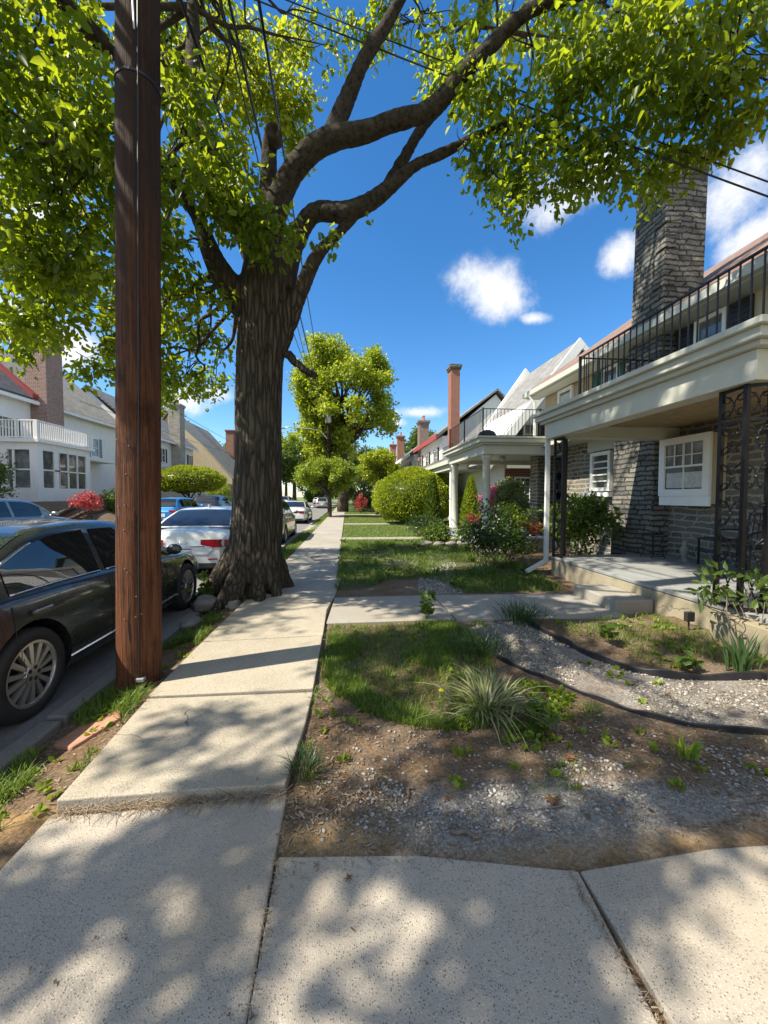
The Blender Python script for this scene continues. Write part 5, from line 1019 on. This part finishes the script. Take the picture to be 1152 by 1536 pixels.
for i in range(9): a = RNG.normal(size=3)*(.9, .8, 0); q.tube(wander((-13.6, 35, 1.2), (-13.6+a[0]*1.5, 35+a[1]*1.5, 3.2), 4, .1), .06, 6)
q.build('stem', M['bark2'], t)
def cone_shrub(name, label, base, r, h, n, mat, group=None):
    t = thing(name, label, 'shrub', base, group); b = np.array(base, float); z = RNG.random(n)**1.15; a = RNG.random(n)*2*np.pi; rr = r*(1-z)**.75*(.7+.3*np.sqrt(RNG.random(n)))*np.minimum(1, .75+z*3)
    P = b+np.stack([rr*np.cos(a), rr*np.sin(a), .05+z*h], 1); D = unit(np.stack([np.cos(a)*.6, np.sin(a)*.6, np.full(n, 1.0)], 1)+RNG.normal(size=(n, 3))*.35)
    leaves('foliage', P, D, .11*(.6+.8*RNG.random(n)), mat, t, .28); MB().lathe(base, [(.05, -.05), (r*.6, .15), (r*.5, h*.4), (.02, h*.9)], 12).build('stem', M['leaf_dark'], t, True)
cone_shrub('cone_evergreen', 'narrow cone shaped evergreen left of the white porch columns', (3.85, 17.0, -.05), .48, 2.45, 4200, M['leaf_mid'])
cone_shrub('cone_evergreen', 'yellow green cone evergreen between the two white porch columns', (5.6, 17.0, .0), .55, 2.35, 5200, M['leaf_lime'])
shrub('pink_azalea', 'bright pink flowering azalea seen under the far porch', (6.0, 15.72, .0), (.55, .4, .8), 520, M['pink'], None, 'shrub', 8, .12, .05, .07, -.2, zc=1.35)
shrub('variegated_shrub', 'tall pale green shrub behind the far porch railing', (6.85, 15.5, .0), (.9, .4, 1.1), 1100, M['leaf_pale'], None, 'shrub', 8, .16, .06, .10, -.2, zc=1.3)
shrub('rust_shrub', 'rust red low shrub below the cone evergreens', (5.35, 15.9, .0), (.42, .4, .42), 220, M['rust'], None, 'shrub', 8, .12, .05, .06, -.2)
# front garden
shrub('rhododendron', 'dark leaved rhododendron on bare grey stems in the front garden', (3.2, 8.35, -.02), (.95, .75, .62), 330, M['leaf_dark'], None, 'shrub', 8, .14, .05, .095, 0, 12, .014, .78, .26, None, True, M['twig'])
shrub('yellow_shrub', 'yellow green leafy shrub rising behind the dark rhododendron', (4.05, 9.2, -.02), (.8, .55, .5), 190, M['leaf_lime'], None, 'shrub', 7, .14, .05, .09, 0, 9, .012, .95, .28, None, True, M['twig'])
shrub('red_maple_shrub', 'dark red dwarf maple beside the far porch', (5.05, 10.4, .0), (.5, .4, .25), 110, M['rust'], None, 'shrub', 8, .12, .05, .07, .2, 5, .012, .82)
shrub('porch_shrub', 'large leafy laurel shrub growing between porch and chimney', (5.3, 8.35, .0), (.8, .6, .78), 420, M['leaf_mid'], None, 'shrub', 7, .2, .06, .13, .1, 14, .014, .85, .28, None, True, M['twig'])
shrub('low_juniper', 'dark low evergreen shrub beside the white column base', (3.0, 14.9, .0), (1.0, .7, .4), 380, M['leaf_dark'], None, 'shrub', 8, .14, .05, .07, 0)
shrub('hosta_bed', 'broad leaved pale green plants edged with stones in the garden', (3.35, 12.4, .0), (1.05, .6, .28), 230, M['leaf_mid'], None, 'plant', 7, .14, .05, .12, .1, 3)
shrub('leafy_border', 'low leafy border plants along the far porch edge', (4.6, 10.2, .0), (.9, .5, .2), 150, M['leaf_mid'], None, 'plant', 7, .12, .05, .09, .1, 3)
shrub('column_rhododendron', 'sparse rhododendron with long dark leaves before the wrought iron column', (3.98, 3.46, .0), (.38, .34, .22), 34, M['leaf_mid'], None, 'shrub', 7, .12, .03, .12, .15, 9, .010, .62, .2, [((3.72, 3.62, .66), (.15, .12, .07), 9), ((4.02, 3.36, .6), (.12, .1, .08), 7), ((3.98, 3.5, .8), (.06, .06, .07), 3), ((4.2, 3.40, .7), (.1, .08, .1), 5)], True, M['twig'])
shrub('japanese_maple', 'small red leaved maple spilling over the bank across the street', (-12.9, 20.6, .35), (.85, .7, .3), 230, M['maple_red'], None, 'shrub', 8, .2, .08, .11, .5, 7, .03, 1.0)
shrub('left_bush', 'round bright green bush at the left edge before the sun porch', (-17.2, 20.2, 1.1), (1.3, 1.2, 1.25), 700, M['leaf_mid'], None, 'shrub', 8, .2, .08, .12, 0)
shrub('bank_bush', 'bright green bush beside the pale grey twin house steps', (-12.6, 40, .8), (1.3, 1.2, 1.25), 600, M['leaf_lime'], None, 'shrub', 8, .2, .08, .14, 0)
shrub('dark_hedge', 'dark green hedge at the end of the sidewalk beside the red azalea', (1.9, 43, .0), (2.2, 1.5, 1.1), 500, M['leaf_dark'], None, 'hedge', 8, .2, .08, .14, 0)
shrub('red_azalea', 'small bright red azalea beyond the clipped yew', (1.35, 36.5, .0), (.55, .5, .9), 240, M['maple_red'], None, 'shrub', 8, .15, .06, .1, 0)
for i, (x, y, lab) in enumerate([(-14.0, 24.5, 'green shrub under the sun porch windows'), (-15, 30.5, 'dark shrub beside the cream house door'), (-13.2, 45, 'rounded green shrub on the far bank'), (-14, 52, 'far green shrub before the tan gabled house'), (-11.8, 63, 'low lime bush by the far white sign')]):
    shrub('bank_shrub', lab, (x, y, bankz(x, y)-.05), (1.0, .9, .6), 260, M[['leaf_mid', 'leaf_dark', 'leaf_mid', 'leaf_lime', 'leaf_lime'][i]], 'shrubs on the left bank', 'shrub', 8, .2, .08, .13, 0)
# near clumps
tuft('striped_lilyturf', 'large arching clump of cream striped lilyturf in the front yard', (1.02, 2.66, -.01), 190, .09, .30, 1.35, .0085, M['strap_pale'], seg=7)
tuft('sedge_clump', 'dark green sedge clump just behind the striped lilyturf', (1.33, 3.66, -.01), 190, .11, .30, 1.0, .0055, M['strap'], seg=6)
tuft('grass_clump', 'dense dark grass clump spilling over the front path edge', (2.2, 4.62, -.01), 260, .12, .30, .9, .0055, M['strap'], seg=6)
tuft('striped_lilyturf', 'pale striped lilyturf clump beyond the front path', (1.15, 8.0, -.01), 170, .12, .34, 1.25, .010, M['strap_pale'], seg=6)
tuft('iris_clump', 'upright sword leaved iris clump by the porch at the right edge', (3.42, 2.98, .03), 46, .07, .42, .5, .013, M['iris'], seg=6)
tuft('iris_clump', 'thin iris leaves beside the downspout foot', (3.75, 7.7, .0), 26, .06, .38, .5, .012, M['iris'], seg=5)
tuft('iris_clump', 'iris tuft below the dark rhododendron by the gravel', (2.55, 7.3, .0), 60, .09, .34, .6, .011, M['iris'], seg=5)
tuft('grass_tuft', 'grass tuft growing at the crooked sidewalk edge', (-.235, 2.14, -.01), 100, .04, .16, .9, .0035, M['strap'], seg=5); tuft('grass_tuft', 'thin pale grass tuft on bare soil beside the sidewalk crack', (-.06, 2.98, -.02), 50, .035, .14, 1.0, .0028, M['grass'], seg=5)
tuft('lily_shoot', 'lime green lily shoot alone on the bare soil at the right', (2.02, 2.06, -.01), 22, .03, .14, .7, .011, M['weed'], seg=5); tuft('grass_tuft', 'flat grass tuft below the curved black edging', (1.72, 2.55, -.01), 70, .035, .11, 1.2, .0035, M['grass'], seg=5); tuft('grass_tuft', 'grass patch at the far right of the bare soil', (2.62, 1.98, .0), 110, .045, .10, .9, .003, M['grass'], seg=4)
def leafy(name, label, base, h, n, ln, mat, spread=.05, cat='plant', flower=None):
    t = thing(name, label, cat, base); b = np.array(base, float); mb = MB(); P = []; D = []
    for i in range(n):
        e = b+np.array([RNG.normal()*spread, RNG.normal()*spread, h*(.6+.4*RNG.random())]); p = wander(b, e, 3, .08); mb.tube(p, .0028, 5)
        for j in range(7): q = p[min(len(p)-1, int((.3+.7*j/7)*len(p)))]; P.append(q); a = RNG.random()*6.3; D.append((math.cos(a), math.sin(a), .35))
    mb.build('stem', M['weed'], t); leaves('foliage', np.array(P), unit(np.array(D)), ln*(.6+.6*RNG.random(len(P))), mat, t, .36, True); return t
leafy('young_shrub', 'upright leafy young shrub at the edge of the front path', (1.0, 4.72, -.02), .38, 7, .10, M['leaf_mid'], .06)
leafy('seedling', 'bright leafy seedling right of the striped lilyturf', (1.25, 2.36, -.02), .16, 5, .085, M['leaf_mid'], .07); leafy('seedling', 'small seedling beside the fallen leaves', (1.33, 2.55, -.02), .16, 3, .08, M['leaf_mid'], .04)
leafy('trunk_sprout', 'leafy sprout at the street side of the big trunk', (-2.15, 6.0, -.05), .5, 6, .14, M['leaf_mid'], .10); leafy('seedling', 'broad leaved seedling in the bed behind the black edging', (2.75, 3.75, .02), .2, 4, .11, M['leaf_mid'], .06); leafy('seedling', 'green seedling close to the iris clump', (3.0, 3.06, .02), .16, 3, .09, M['leaf_mid'], .04)
d = thing('dandelion', 'single yellow dandelion at the left of the striped lilyturf', 'flower', (.69, 2.75, -.02)); q = MB(); q.tube([(.69, 2.75, -.02), (.70, 2.745, .05), (.695, 2.74, .11)], .003, 6); q.build('stem', M['weed'], d)
q = MB(); q.lathe((.695, 2.74, .108), [(.004, 0), (.019, .006), (.021, .012), (.012, .018), (.002, .017)], 14); q.build('flower_head', M['yellow'], d, True)
# grass and ground cover
def grass(name, pos, h, w, mat, lean=.8, seg=2):
    n = len(pos); V, Fq = blades(pos, h*(.5+.8*RNG.random(n)), lean*(.3+RNG.random(n)), w*(.7+.6*RNG.random(n)), None, seg); return tag(np_mesh(name, V, Fq, mat), kind='stuff')
GA = np.concatenate([scatter(GRASS_A, 11000, -.05, 1.6), scatter(GRASS_A, 6000, -.4, 1.6, 3)]); grass('grass', GA, .085, .0026, M['grass'], .8, 3)
GA2 = scatter([(-.25, 4.6), (-.25, 2.0), (.9, 1.95), (1.7, 2.3), (2.7, 1.9), (2.7, 1.6), (.4, 1.9)], 2600, .22, 2.6, 5); grass('grass', GA2, .06, .0024, M['grass'], .9, 3)
GB = scatter(GRASS_B, 20000, -.25, 1.1); grass('grass', GB, .13, .0045, M['grass'], .8)
GC = scatter([(-.15, 13.4), (3.9, 13.4), (4.3, 40), (-.15, 40)], 16000); grass('grass', GC, .06, .010, M['grass_far'], .9)
V1 = [(-2.0, 7.5), (-1.5, 7.5), (-1.5, 40), (-2.0, 40)]; GD = scatter(V1, 9000); GD[:, 2] += 0; grass('grass', GD, .09, .008, M['grass'], .9)
V2 = [(-2.05, 1.75), (-1.48, 2.0), (-1.58, 3.1), (-1.6, 5.7), (-1.9, 5.7), (-2.06, 3.2)]; GE = scatter(V2, 4200, .0, 3.2); grass('grass', GE, .12, .0032, M['grass'], .9, 3)
GF = scatter([(2.4, 4.5), (2.5, 3.6), (2.9, 3.1), (3.9, 3.0), (3.9, 4.5)], 1800, .05, 2.4, 9); grass('grass', GF, .10, .003, M['grass'], .9, 3)
W1 = scatter([(1.0, 2.3), (1.4, 2.3), (2.0, 2.6), (1.6, 3.1), (1.2, 3.0)], 150, -.1, 3); tag(rosettes(W1, 7, .038, M['weed'], 'ground_cover'), kind='stuff')
W2 = np.concatenate([scatter(V2, 60, -.2, 3, 3), scatter([(-.2, 2.1), (.2, 2.3), (.1, 3.2), (-.2, 3.4)], 26, -.1, 3), scatter(GRASS_A, 60), scatter([(2.3, 3.2), (3.9, 3.0), (3.9, 4.5), (2.5, 4.5)], 60, 0, 2), scatter([(.4, 1.9), (2.6, 1.8), (2.0, 2.4), (.6, 2.5)], 26)]); tag(rosettes(W2, 6, .045, M['weed'], 'ground_cover', .5), kind='stuff')
W4 = scatter(GRAVEL_A, 70, .1, 1.5, 4); tag(rosettes(W4, 7, .045, M['weed'], 'ground_cover', .5), kind='stuff')
W3 = scatter(GRASS_B, 300, .1, 2); tag(rosettes(W3, 7, .08, M['leaf_mid'], 'ground_cover', .7), kind='stuff')
# stones, chips, dry leaves
def stones(name, pos, lo, hi, mat, flat=.6):
    n = len(pos); B0 = np.array([(1, 0, 0), (0, 1, 0), (-1, 0, 0), (0, -1, 0), (0, 0, 1), (0, 0, -1), (.65, .65, .45), (-.65, .65, .45), (-.65, -.65, .45), (.65, -.65, .45)], float)
    Fk = np.array([(4, 6, 7), (4, 7, 8), (4, 8, 9), (4, 9, 6), (0, 6, 9), (1, 7, 6), (2, 8, 7), (3, 9, 8), (0, 1, 6), (1, 2, 7), (2, 3, 8), (3, 0, 9), (5, 1, 0), (5, 2, 1), (5, 3, 2), (5, 0, 3)])
    s = lo+(hi-lo)*RNG.random((n, 1, 1))**2; a = RNG.random(n)*6.3; ca, sa_ = np.cos(a), np.sin(a); Q = B0[None]*(1+RNG.normal(size=(n, 10, 3))*.16)*s*np.array([1, .72, flat])
    x = Q[:, :, 0]*ca[:, None]-Q[:, :, 1]*sa_[:, None]; y = Q[:, :, 0]*sa_[:, None]+Q[:, :, 1]*ca[:, None]; V = np.stack([x, y, Q[:, :, 2]], 2)+pos[:, None]+np.array([0, 0, .003])
    return tag(np_mesh(name, V.reshape(-1, 3), (np.arange(n)[:, None, None]*10+Fk).reshape(-1, 3), mat), kind='stuff')
stones('gravel', scatter(GRAVEL_A, 5600, -.2, 2.6), .005, .019, M['gravel']); stones('gravel', scatter(GRAVEL_B, 3500), .008, .024, M['gravel'])
stones('pebbles', np.concatenate([scatter([(-.1, 1.75), (2.4, 1.55), (3.2, 1.9), (2.2, 2.2), (1.3, 2.2), (.2, 2.3)], 1700, .0, 2.2), scatter([(-.28, 1.7), (4, 1.55), (4, 2.2), (1.8, 2.6), (.0, 2.6)], 1300)]), .003, .015, M['pebbles'])
def chips(name, pos, ln, mat, wid):
    n = len(pos); a = RNG.random(n)*6.3; D = np.stack([np.cos(a), np.sin(a), RNG.normal(size=n)*.15], 1); P = pos+np.array([0, 0, .008]); s = np.stack([-np.sin(a), np.cos(a), RNG.normal(size=n)*.3], 1); L = (ln*(.4+RNG.random(n)))[:, None]; w = wid*(.6+RNG.random(n))[:, None]
    V = np.stack([P-s*w, P+D*L-s*w*.7, P+D*L+s*w*.7, P+s*w], 1).reshape(-1, 3); return tag(np_mesh(name, V, np.arange(4*n).reshape(-1, 4), mat), kind='stuff')
CH = [(-.3, 1.66), (3.5, 1.55), (3.5, 2.0), (2.2, 2.5), (.4, 2.6), (-.25, 3.2)]
chips('wood_chips', np.concatenate([scatter(CH, 1500, -.05, 2.4), scatter([(-.3, 1.66), (.25, 1.66), (.25, 2.1), (-.3, 2.0)], 200), scatter(V2, 420), scatter([(2.4, 4.5), (2.9, 3.1), (3.9, 3.0), (3.9, 4.5)], 420)]), .03, M['straw'], .0028)
JN = np.stack([RNG.uniform(-1.42, -.33, 700), 1.968+RNG.normal(size=700)*.012, np.full(700, .004)], 1)
chips('dead_grass', np.concatenate([scatter(CH, 800), scatter(V2, 300), JN]), .075, M['straw'], .0011); chips('leaf_litter', np.concatenate([scatter(CH, 60), scatter(V2, 60), scatter(GRAVEL_A, 40), scatter(GRASS_A, 50)]), .03, M['deadleaf'], .011)
JB = np.concatenate([np.stack([-.296+RNG.normal(size=260)*.006, RNG.uniform(.9, 1.98, 260), np.full(260, .0)], 1), np.stack([RNG.uniform(.903, .912, 160), RNG.uniform(.9, 1.46, 160), np.full(160, .0)], 1), np.stack([RNG.uniform(-.3, 1.9, 420), 1.58+RNG.normal(size=420)*.03, np.full(420, -.004)], 1), np.stack([-1.5+RNG.normal(size=160)*.02, RNG.uniform(2, 5, 160), np.full(160, .0)], 1)])
chips('dead_grass', JB, .02, M['straw'], .0012)
LT = np.stack([RNG.uniform(-1.4, 1.8, 120), RNG.uniform(.9, 3.2, 120), np.full(120, .004)], 1); LT[:, 2] = np.where(LT[:, 1] > 2, .03, .001); LT = LT[(LT[:, 0] < -.32) | (LT[:, 1] < 1.4)]; chips('leaf_litter', LT, .012, M['deadleaf'], .003)
JG = np.stack([-.25+RNG.normal(size=420)*.02, RNG.uniform(2.2, 4.6, 420), np.full(420, -.02)], 1); grass('grass', JG[np.sin(JG[:, 1]*9) > .1], .07, .0026, M['grass'], .9, 3)
def fallen(label, x, y, s, az):
    t = MB(); pts = []
    for k in range(10): a = az+2*math.pi*k/10; r = s*(1 if k % 2 == 0 else .42)*(1.15 if k == 0 else 1); pts.append((x+r*math.cos(a), y+r*math.sin(a), gz(x, y)+.012+.012*random.random()))
    t.add(pts+[(x, y, gz(x, y)+.02)], [(10, i, (i+1) % 10) for i in range(10)]); return tag(t.build('fallen_leaf', M['deadleaf']), label, 'leaf', 'dry leaves on the soil')
fallen('curled orange maple leaf on the soil near the seedling', 1.33, 2.13, .045, 1.2); fallen('brown maple leaf lying on the grey gravelly soil', 1.05, 1.83, .05, .4); fallen('reddish leaf lying under the lime lily shoot', 1.75, 1.85, .04, 2.2); fallen('dry leaf beside the lilyturf in the soil', .62, 2.33, .04, 3.0)
l = fallen('small yellow leaf lying on the foreground concrete', .0, 1.50, .022, .5); l.location.z += .018
for lab, a, b, r in [('broken pale branch piece lying on soil near the concrete', (.48, 1.70), (.60, 1.66), .011), ('thin dry twig on the bare soil at centre', (.75, 1.78), (1.1, 1.80), .004), ('short pale stick on the grey soil', (.27, 1.88), (.35, 1.98), .008), ('long thin twig at the right of the bare soil', (1.95, 1.66), (2.3, 1.74), .004), ('curved dark twig beside the lilyturf', (1.34, 2.44), (1.55, 2.48), .004)]:
    q = MB(); q.tube(wander((*a, gz(*a)+r), (*b, gz(*b)+r*1.2), 4, .1), r, 6); tag(q.build('twig', M['twig'], smooth=True), lab, 'twig', 'twigs on the soil')
def edging(label, pts, h=.085):
    P = spline([(x, y, 0) for x, y in pts], 8); mb = MB()
    for i, p in enumerate(P):
        d = P[min(i+1, len(P)-1)]-P[max(i-1, 0)]; d = d/np.linalg.norm(d); s = np.array([-d[1], d[0], 0])*.007; z = gz(p[0], p[1]); e = .012*math.sin(i*.7)
        mb.v += [tuple(p+s+(0, 0, z-.03)), tuple(p+s*1.5+(0, 0, z+h+e)), tuple(p-s*1.5+(0, 0, z+h+e)), tuple(p-s+(0, 0, z-.03))]
    for i in range(len(P)-1):
        for k in range(4): mb.f.append((4*i+k, 4*i+(k+1) % 4, 4*i+4+(k+1) % 4, 4*i+4+k))
    mb.tube([p+(0, 0, gz(p[0], p[1])+h+.012*math.sin(i*.7)) for i, p in enumerate(P)], .006, 6)
    return tag(mb.build('landscape_edging', M['edging'], smooth=False), label, 'edging', None)
edging('black plastic edging strip curving below the gravel path', [(1.45, 3.55), (1.63, 3.18), (1.86, 2.86), (2.05, 2.60), (2.25, 2.41), (2.74, 2.21), (3.4, 2.08), (4.6, 1.95)], .032)
edging('black plastic edging strip between gravel path and porch bed', [(2.22, 4.5), (2.30, 4.0), (2.34, 3.6), (2.55, 3.16), (2.88, 2.94), (3.5, 2.83), (5.0, 2.7)], .055)
q = MB(); q.add([(x, y, gz(x, y)+z) for z in (-.05, .022) for x, y in [(-1.96, 2.70), (-1.76, 2.58), (-1.60, 2.84), (-1.68, 2.98), (-1.88, 2.91)]], [(4, 3, 2, 1, 0), (5, 6, 7, 8, 9)]+[(i, (i+1) % 5, 5+(i+1) % 5, 5+i) for i in range(5)]); tag(q.build('flat_stone', M['terracotta'], bevel=.015), 'flat terracotta coloured stone in the grass at the foot of the utility pole', 'stone')
def rock(label, c, r, group=None):
    q = MB(); q.ball((0, 0, 0), 1.0, 16, 10); q.v = [tuple(np.array(c)+np.array(p)*np.array(r)*(1+.35*mnoise.noise(Vector(np.array(p)*1.6+np.array(c)*3)))) for p in q.v]; return tag(q.build('rock', M['rock'], smooth=True), label, 'rock', group)
rock('large grey rock at the street side of the trunk roots', (-2.03, 5.75, .0), (.17, .2, .12), 'rocks by the trunk'); rock('small flat grey rock nearest the utility pole along the kerb', (-1.97, 5.05, -.06), (.13, .16, .07), 'rocks by the trunk'); rock('long grey rock lying against the sidewalk slab', (-1.63, 5.68, -.02), (.10, .2, .07), 'rocks by the trunk')
for i in range(6): rock(['grey border stone nearest the sidewalk by the hosta bed', 'second border stone by the hosta bed', 'middle border stone of the hosta bed', 'flat border stone of the hosta bed', 'round border stone near the column base', 'last border stone beside the far porch'][i], (2.5+i*.38, 11.9-.15*math.sin(i), .06), (.19, .14, .1), 'border stones by the hosta bed')
rock('pale flat stone in the garden behind the rhododendron', (4.0, 10.2, .03), (.3, .2, .08))
# ------------------------------------------------------------------ small things
t = thing('spot_light', 'small black garden spotlight on a spike before the porch slab', 'garden light', (3.88, 3.98, .03)); q = MB(); q.box(3.83, 3.93, 3.95, 4.0, .13, .24); q.build('lamp_box', M['blackplastic'], t, bevel=.008); q = MB(); q.tube([(3.88, 3.98, 0), (3.88, 3.98, .13)], .010, 6); q.build('spike', M['blackplastic'], t)
def chair(name, label, loc, face, mat, grp=None):
    t = thing(name, label, 'chair', loc, grp); x, y, z = loc; s = .24
    fx = {'-x': (-1, 0), '-y': (0, -1)}[face]; u = np.array([fx[0], fx[1], 0.0]); v = np.array([-u[1], u[0], 0]); o = np.array(loc, float); zz = np.array([0, 0, 1.0])
    for a in (-1, 1):
        MB().tube(spline([o+u*s+v*a*s, o+u*s*.95+v*a*s+zz*.42], 3), .014, 7).build('leg', mat, t); MB().tube(spline([o-u*s*1.15+v*a*s, o-u*s+v*a*s+zz*.45, o-u*s*1.25+v*a*s+zz*.92], 3), .014, 7).build('leg', mat, t)
        MB().tube(spline([o+u*s+v*a*s+zz*.42, o+u*s+v*a*s*1.05+zz*.66, o-u*s*1.1+v*a*s+zz*.68], 4), .013, 7).build('armrest', mat, t)
    q = MB(); q.obox(o+zz*.43, u, v, zz, (-s, s), (-s, s), (0, .025)); q.build('seat', mat, t)
    q = MB()
    for i in range(7): a = -s+2*s*i/6; q.tube([o-u*s+v*a+zz*.46, o-u*s*1.25+v*a+zz*.92], .008, 6)
    q.tube([o-u*s*1.25-v*s+zz*.93, o-u*s*1.25+v*s+zz*.93], .014, 7); q.build('backrest', mat, t); return t
chair('patio_chair', 'black metal patio chair on the near porch under the boxed window', (6.05, 5.25, .35), '-x', M['iron']); chair('patio_chair', 'dark slatted chair on the far porch by the stone pier', (6.5, 12.1, .29), '-x', M['iron'])
t = thing('plant_stand', 'low black wire plant stand on the porch before the chimney', 'plant stand', (6.0, 7.0, .35)); q = MB()
for k in range(4): a = math.pi/4+k*math.pi/2; q.tube(spline([(6.0+.2*math.cos(a), 7.0+.2*math.sin(a), .35), (6.0+.12*math.cos(a), 7.0+.12*math.sin(a), .6), (6.0+.2*math.cos(a), 7.0+.2*math.sin(a), .82)], 4), .008, 6)
q.build('frame', M['iron'], t); q = MB()
for z, r in ((.82, .2), (.6, .12), (.4, .19)): q.tube([(6.0+r*math.cos(a), 7.0+r*math.sin(a), z) for a in np.linspace(0, 2*math.pi, 22)], .007, 6, False)
for k in range(5): q.tube([(5.82+.09*k, 7.0-.16, .82), (5.82+.09*k, 7.0+.16, .82)], .005, 5)
q.build('shelf', M['iron'], t)
t = thing('garden_statue', 'small grey and black figurine standing on the porch beside the plant stand', 'statue', (6.2, 6.5, .35)); q = MB(); q.lathe((6.2, 6.5, .35), [(.08, 0), (.08, .03), (.045, .05), (.045, .1), (.07, .16), (.075, .24), (.045, .29), (.03, .3), (.045, .34), (.048, .37), (.025, .4), (.001, .41)], 16); q.build('figure', M['rock'], t, True)
t = thing('side_table', 'small black folding table standing against the porch wall', 'table', (6.4, 6.05, .35)); q = MB(); q.box(6.2, 6.6, 5.85, 6.25, .8, .83); q.build('table_top', M['blackplastic'], t)
for a, b in ((6.22, 5.87), (6.58, 5.87), (6.22, 6.23), (6.58, 6.23)): MB().box(a-.012, a+.012, b-.012, b+.012, .35, .798).build('leg', M['iron'], t)
t = thing('porch_table', 'dark round table with pale top on the far porch', 'table', (5.9, 11.9, .29)); q = MB(); q.lathe((5.9, 11.9, .98), [(.3, 0), (.32, .012), (.3, .03)], 22); q.build('table_top', M['steel'], t); q = MB(); q.lathe((5.9, 11.9, .29), [(.2, 0), (.18, .03), (.03, .08), (.03, .69)], 14); q.build('leg', M['iron'], t)
q = MB(); q.lathe((6.55, 11.65, .29), [(.12, 0), (.12, .03), (.07, .04), (.03, .3), (.02, .36)], 16); tag(q.build('red_cone', plain('cone red', (.6, .04, .04), .5), smooth=True), 'small red cone standing on the far porch', 'cone')
t = thing('barbecue', 'black covered barbecue on the roof deck of the far porch', 'barbecue', (4.55, 12.2, 3.34)); q = MB(); q.ball((4.55, 12.2, 3.52), (.30, .24, .20), 16, 10); q.build('lid', M['blackplastic'], t, True); q = MB(); q.box(4.27, 4.83, 12.0, 12.4, 3.42, 3.5); q.build('fire_box', M['blackplastic'], t)
for a in (4.32, 4.78):
    for b in (12.05, 12.35): MB().box(a-.02, a+.02, b-.02, b+.02, 3.34, 3.42).build('leg', M['iron'], t)
t = thing('planter', 'low round planter pot at the foot of the white porch column', 'planter', (4.6, 14.3, .29)); q = MB(); q.lathe((4.6, 14.3, .29), [(.14, 0), (.2, .2), (.22, .22), (.18, .22), (.17, .18)], 18); q.build('pot', M['rock'], t, True); crown('foliage', [((4.6, 14.3, .62), (.18, .18, .12), 40)], M['leaf_mid'], t, 7, .1, .03, .06)
t = thing('street_sign', 'small white street sign on a post at the far left kerb', 'sign', (-10.3, 57, .1)); q = MB(); q.tube([(-10.3, 57, .1), (-10.3, 57, 3.2)], .04, 8); q.build('post', M['steel'], t); q = MB(); q.box(-10.65, -9.95, 56.93, 56.955, 2.5, 3.25); q.build('sign_plate', M['white'], t)
for i, (a, b) in enumerate([((-12.75, 17.2), (-14.6, 22.5)), ((-12.9, 18.4), (-14.2, 24.5))]):
    q = MB(); q.tube(wander((*a, bankz(*a)+.12), (*b, bankz(*b)+.1), 4, .03), .11, 9); tag(q.build('bank_log', M['bark2'], smooth=True), ['weathered log edging the lower bank across the street', 'upper log lying along the bank by the red maple'][i], 'log', 'logs on the bank')
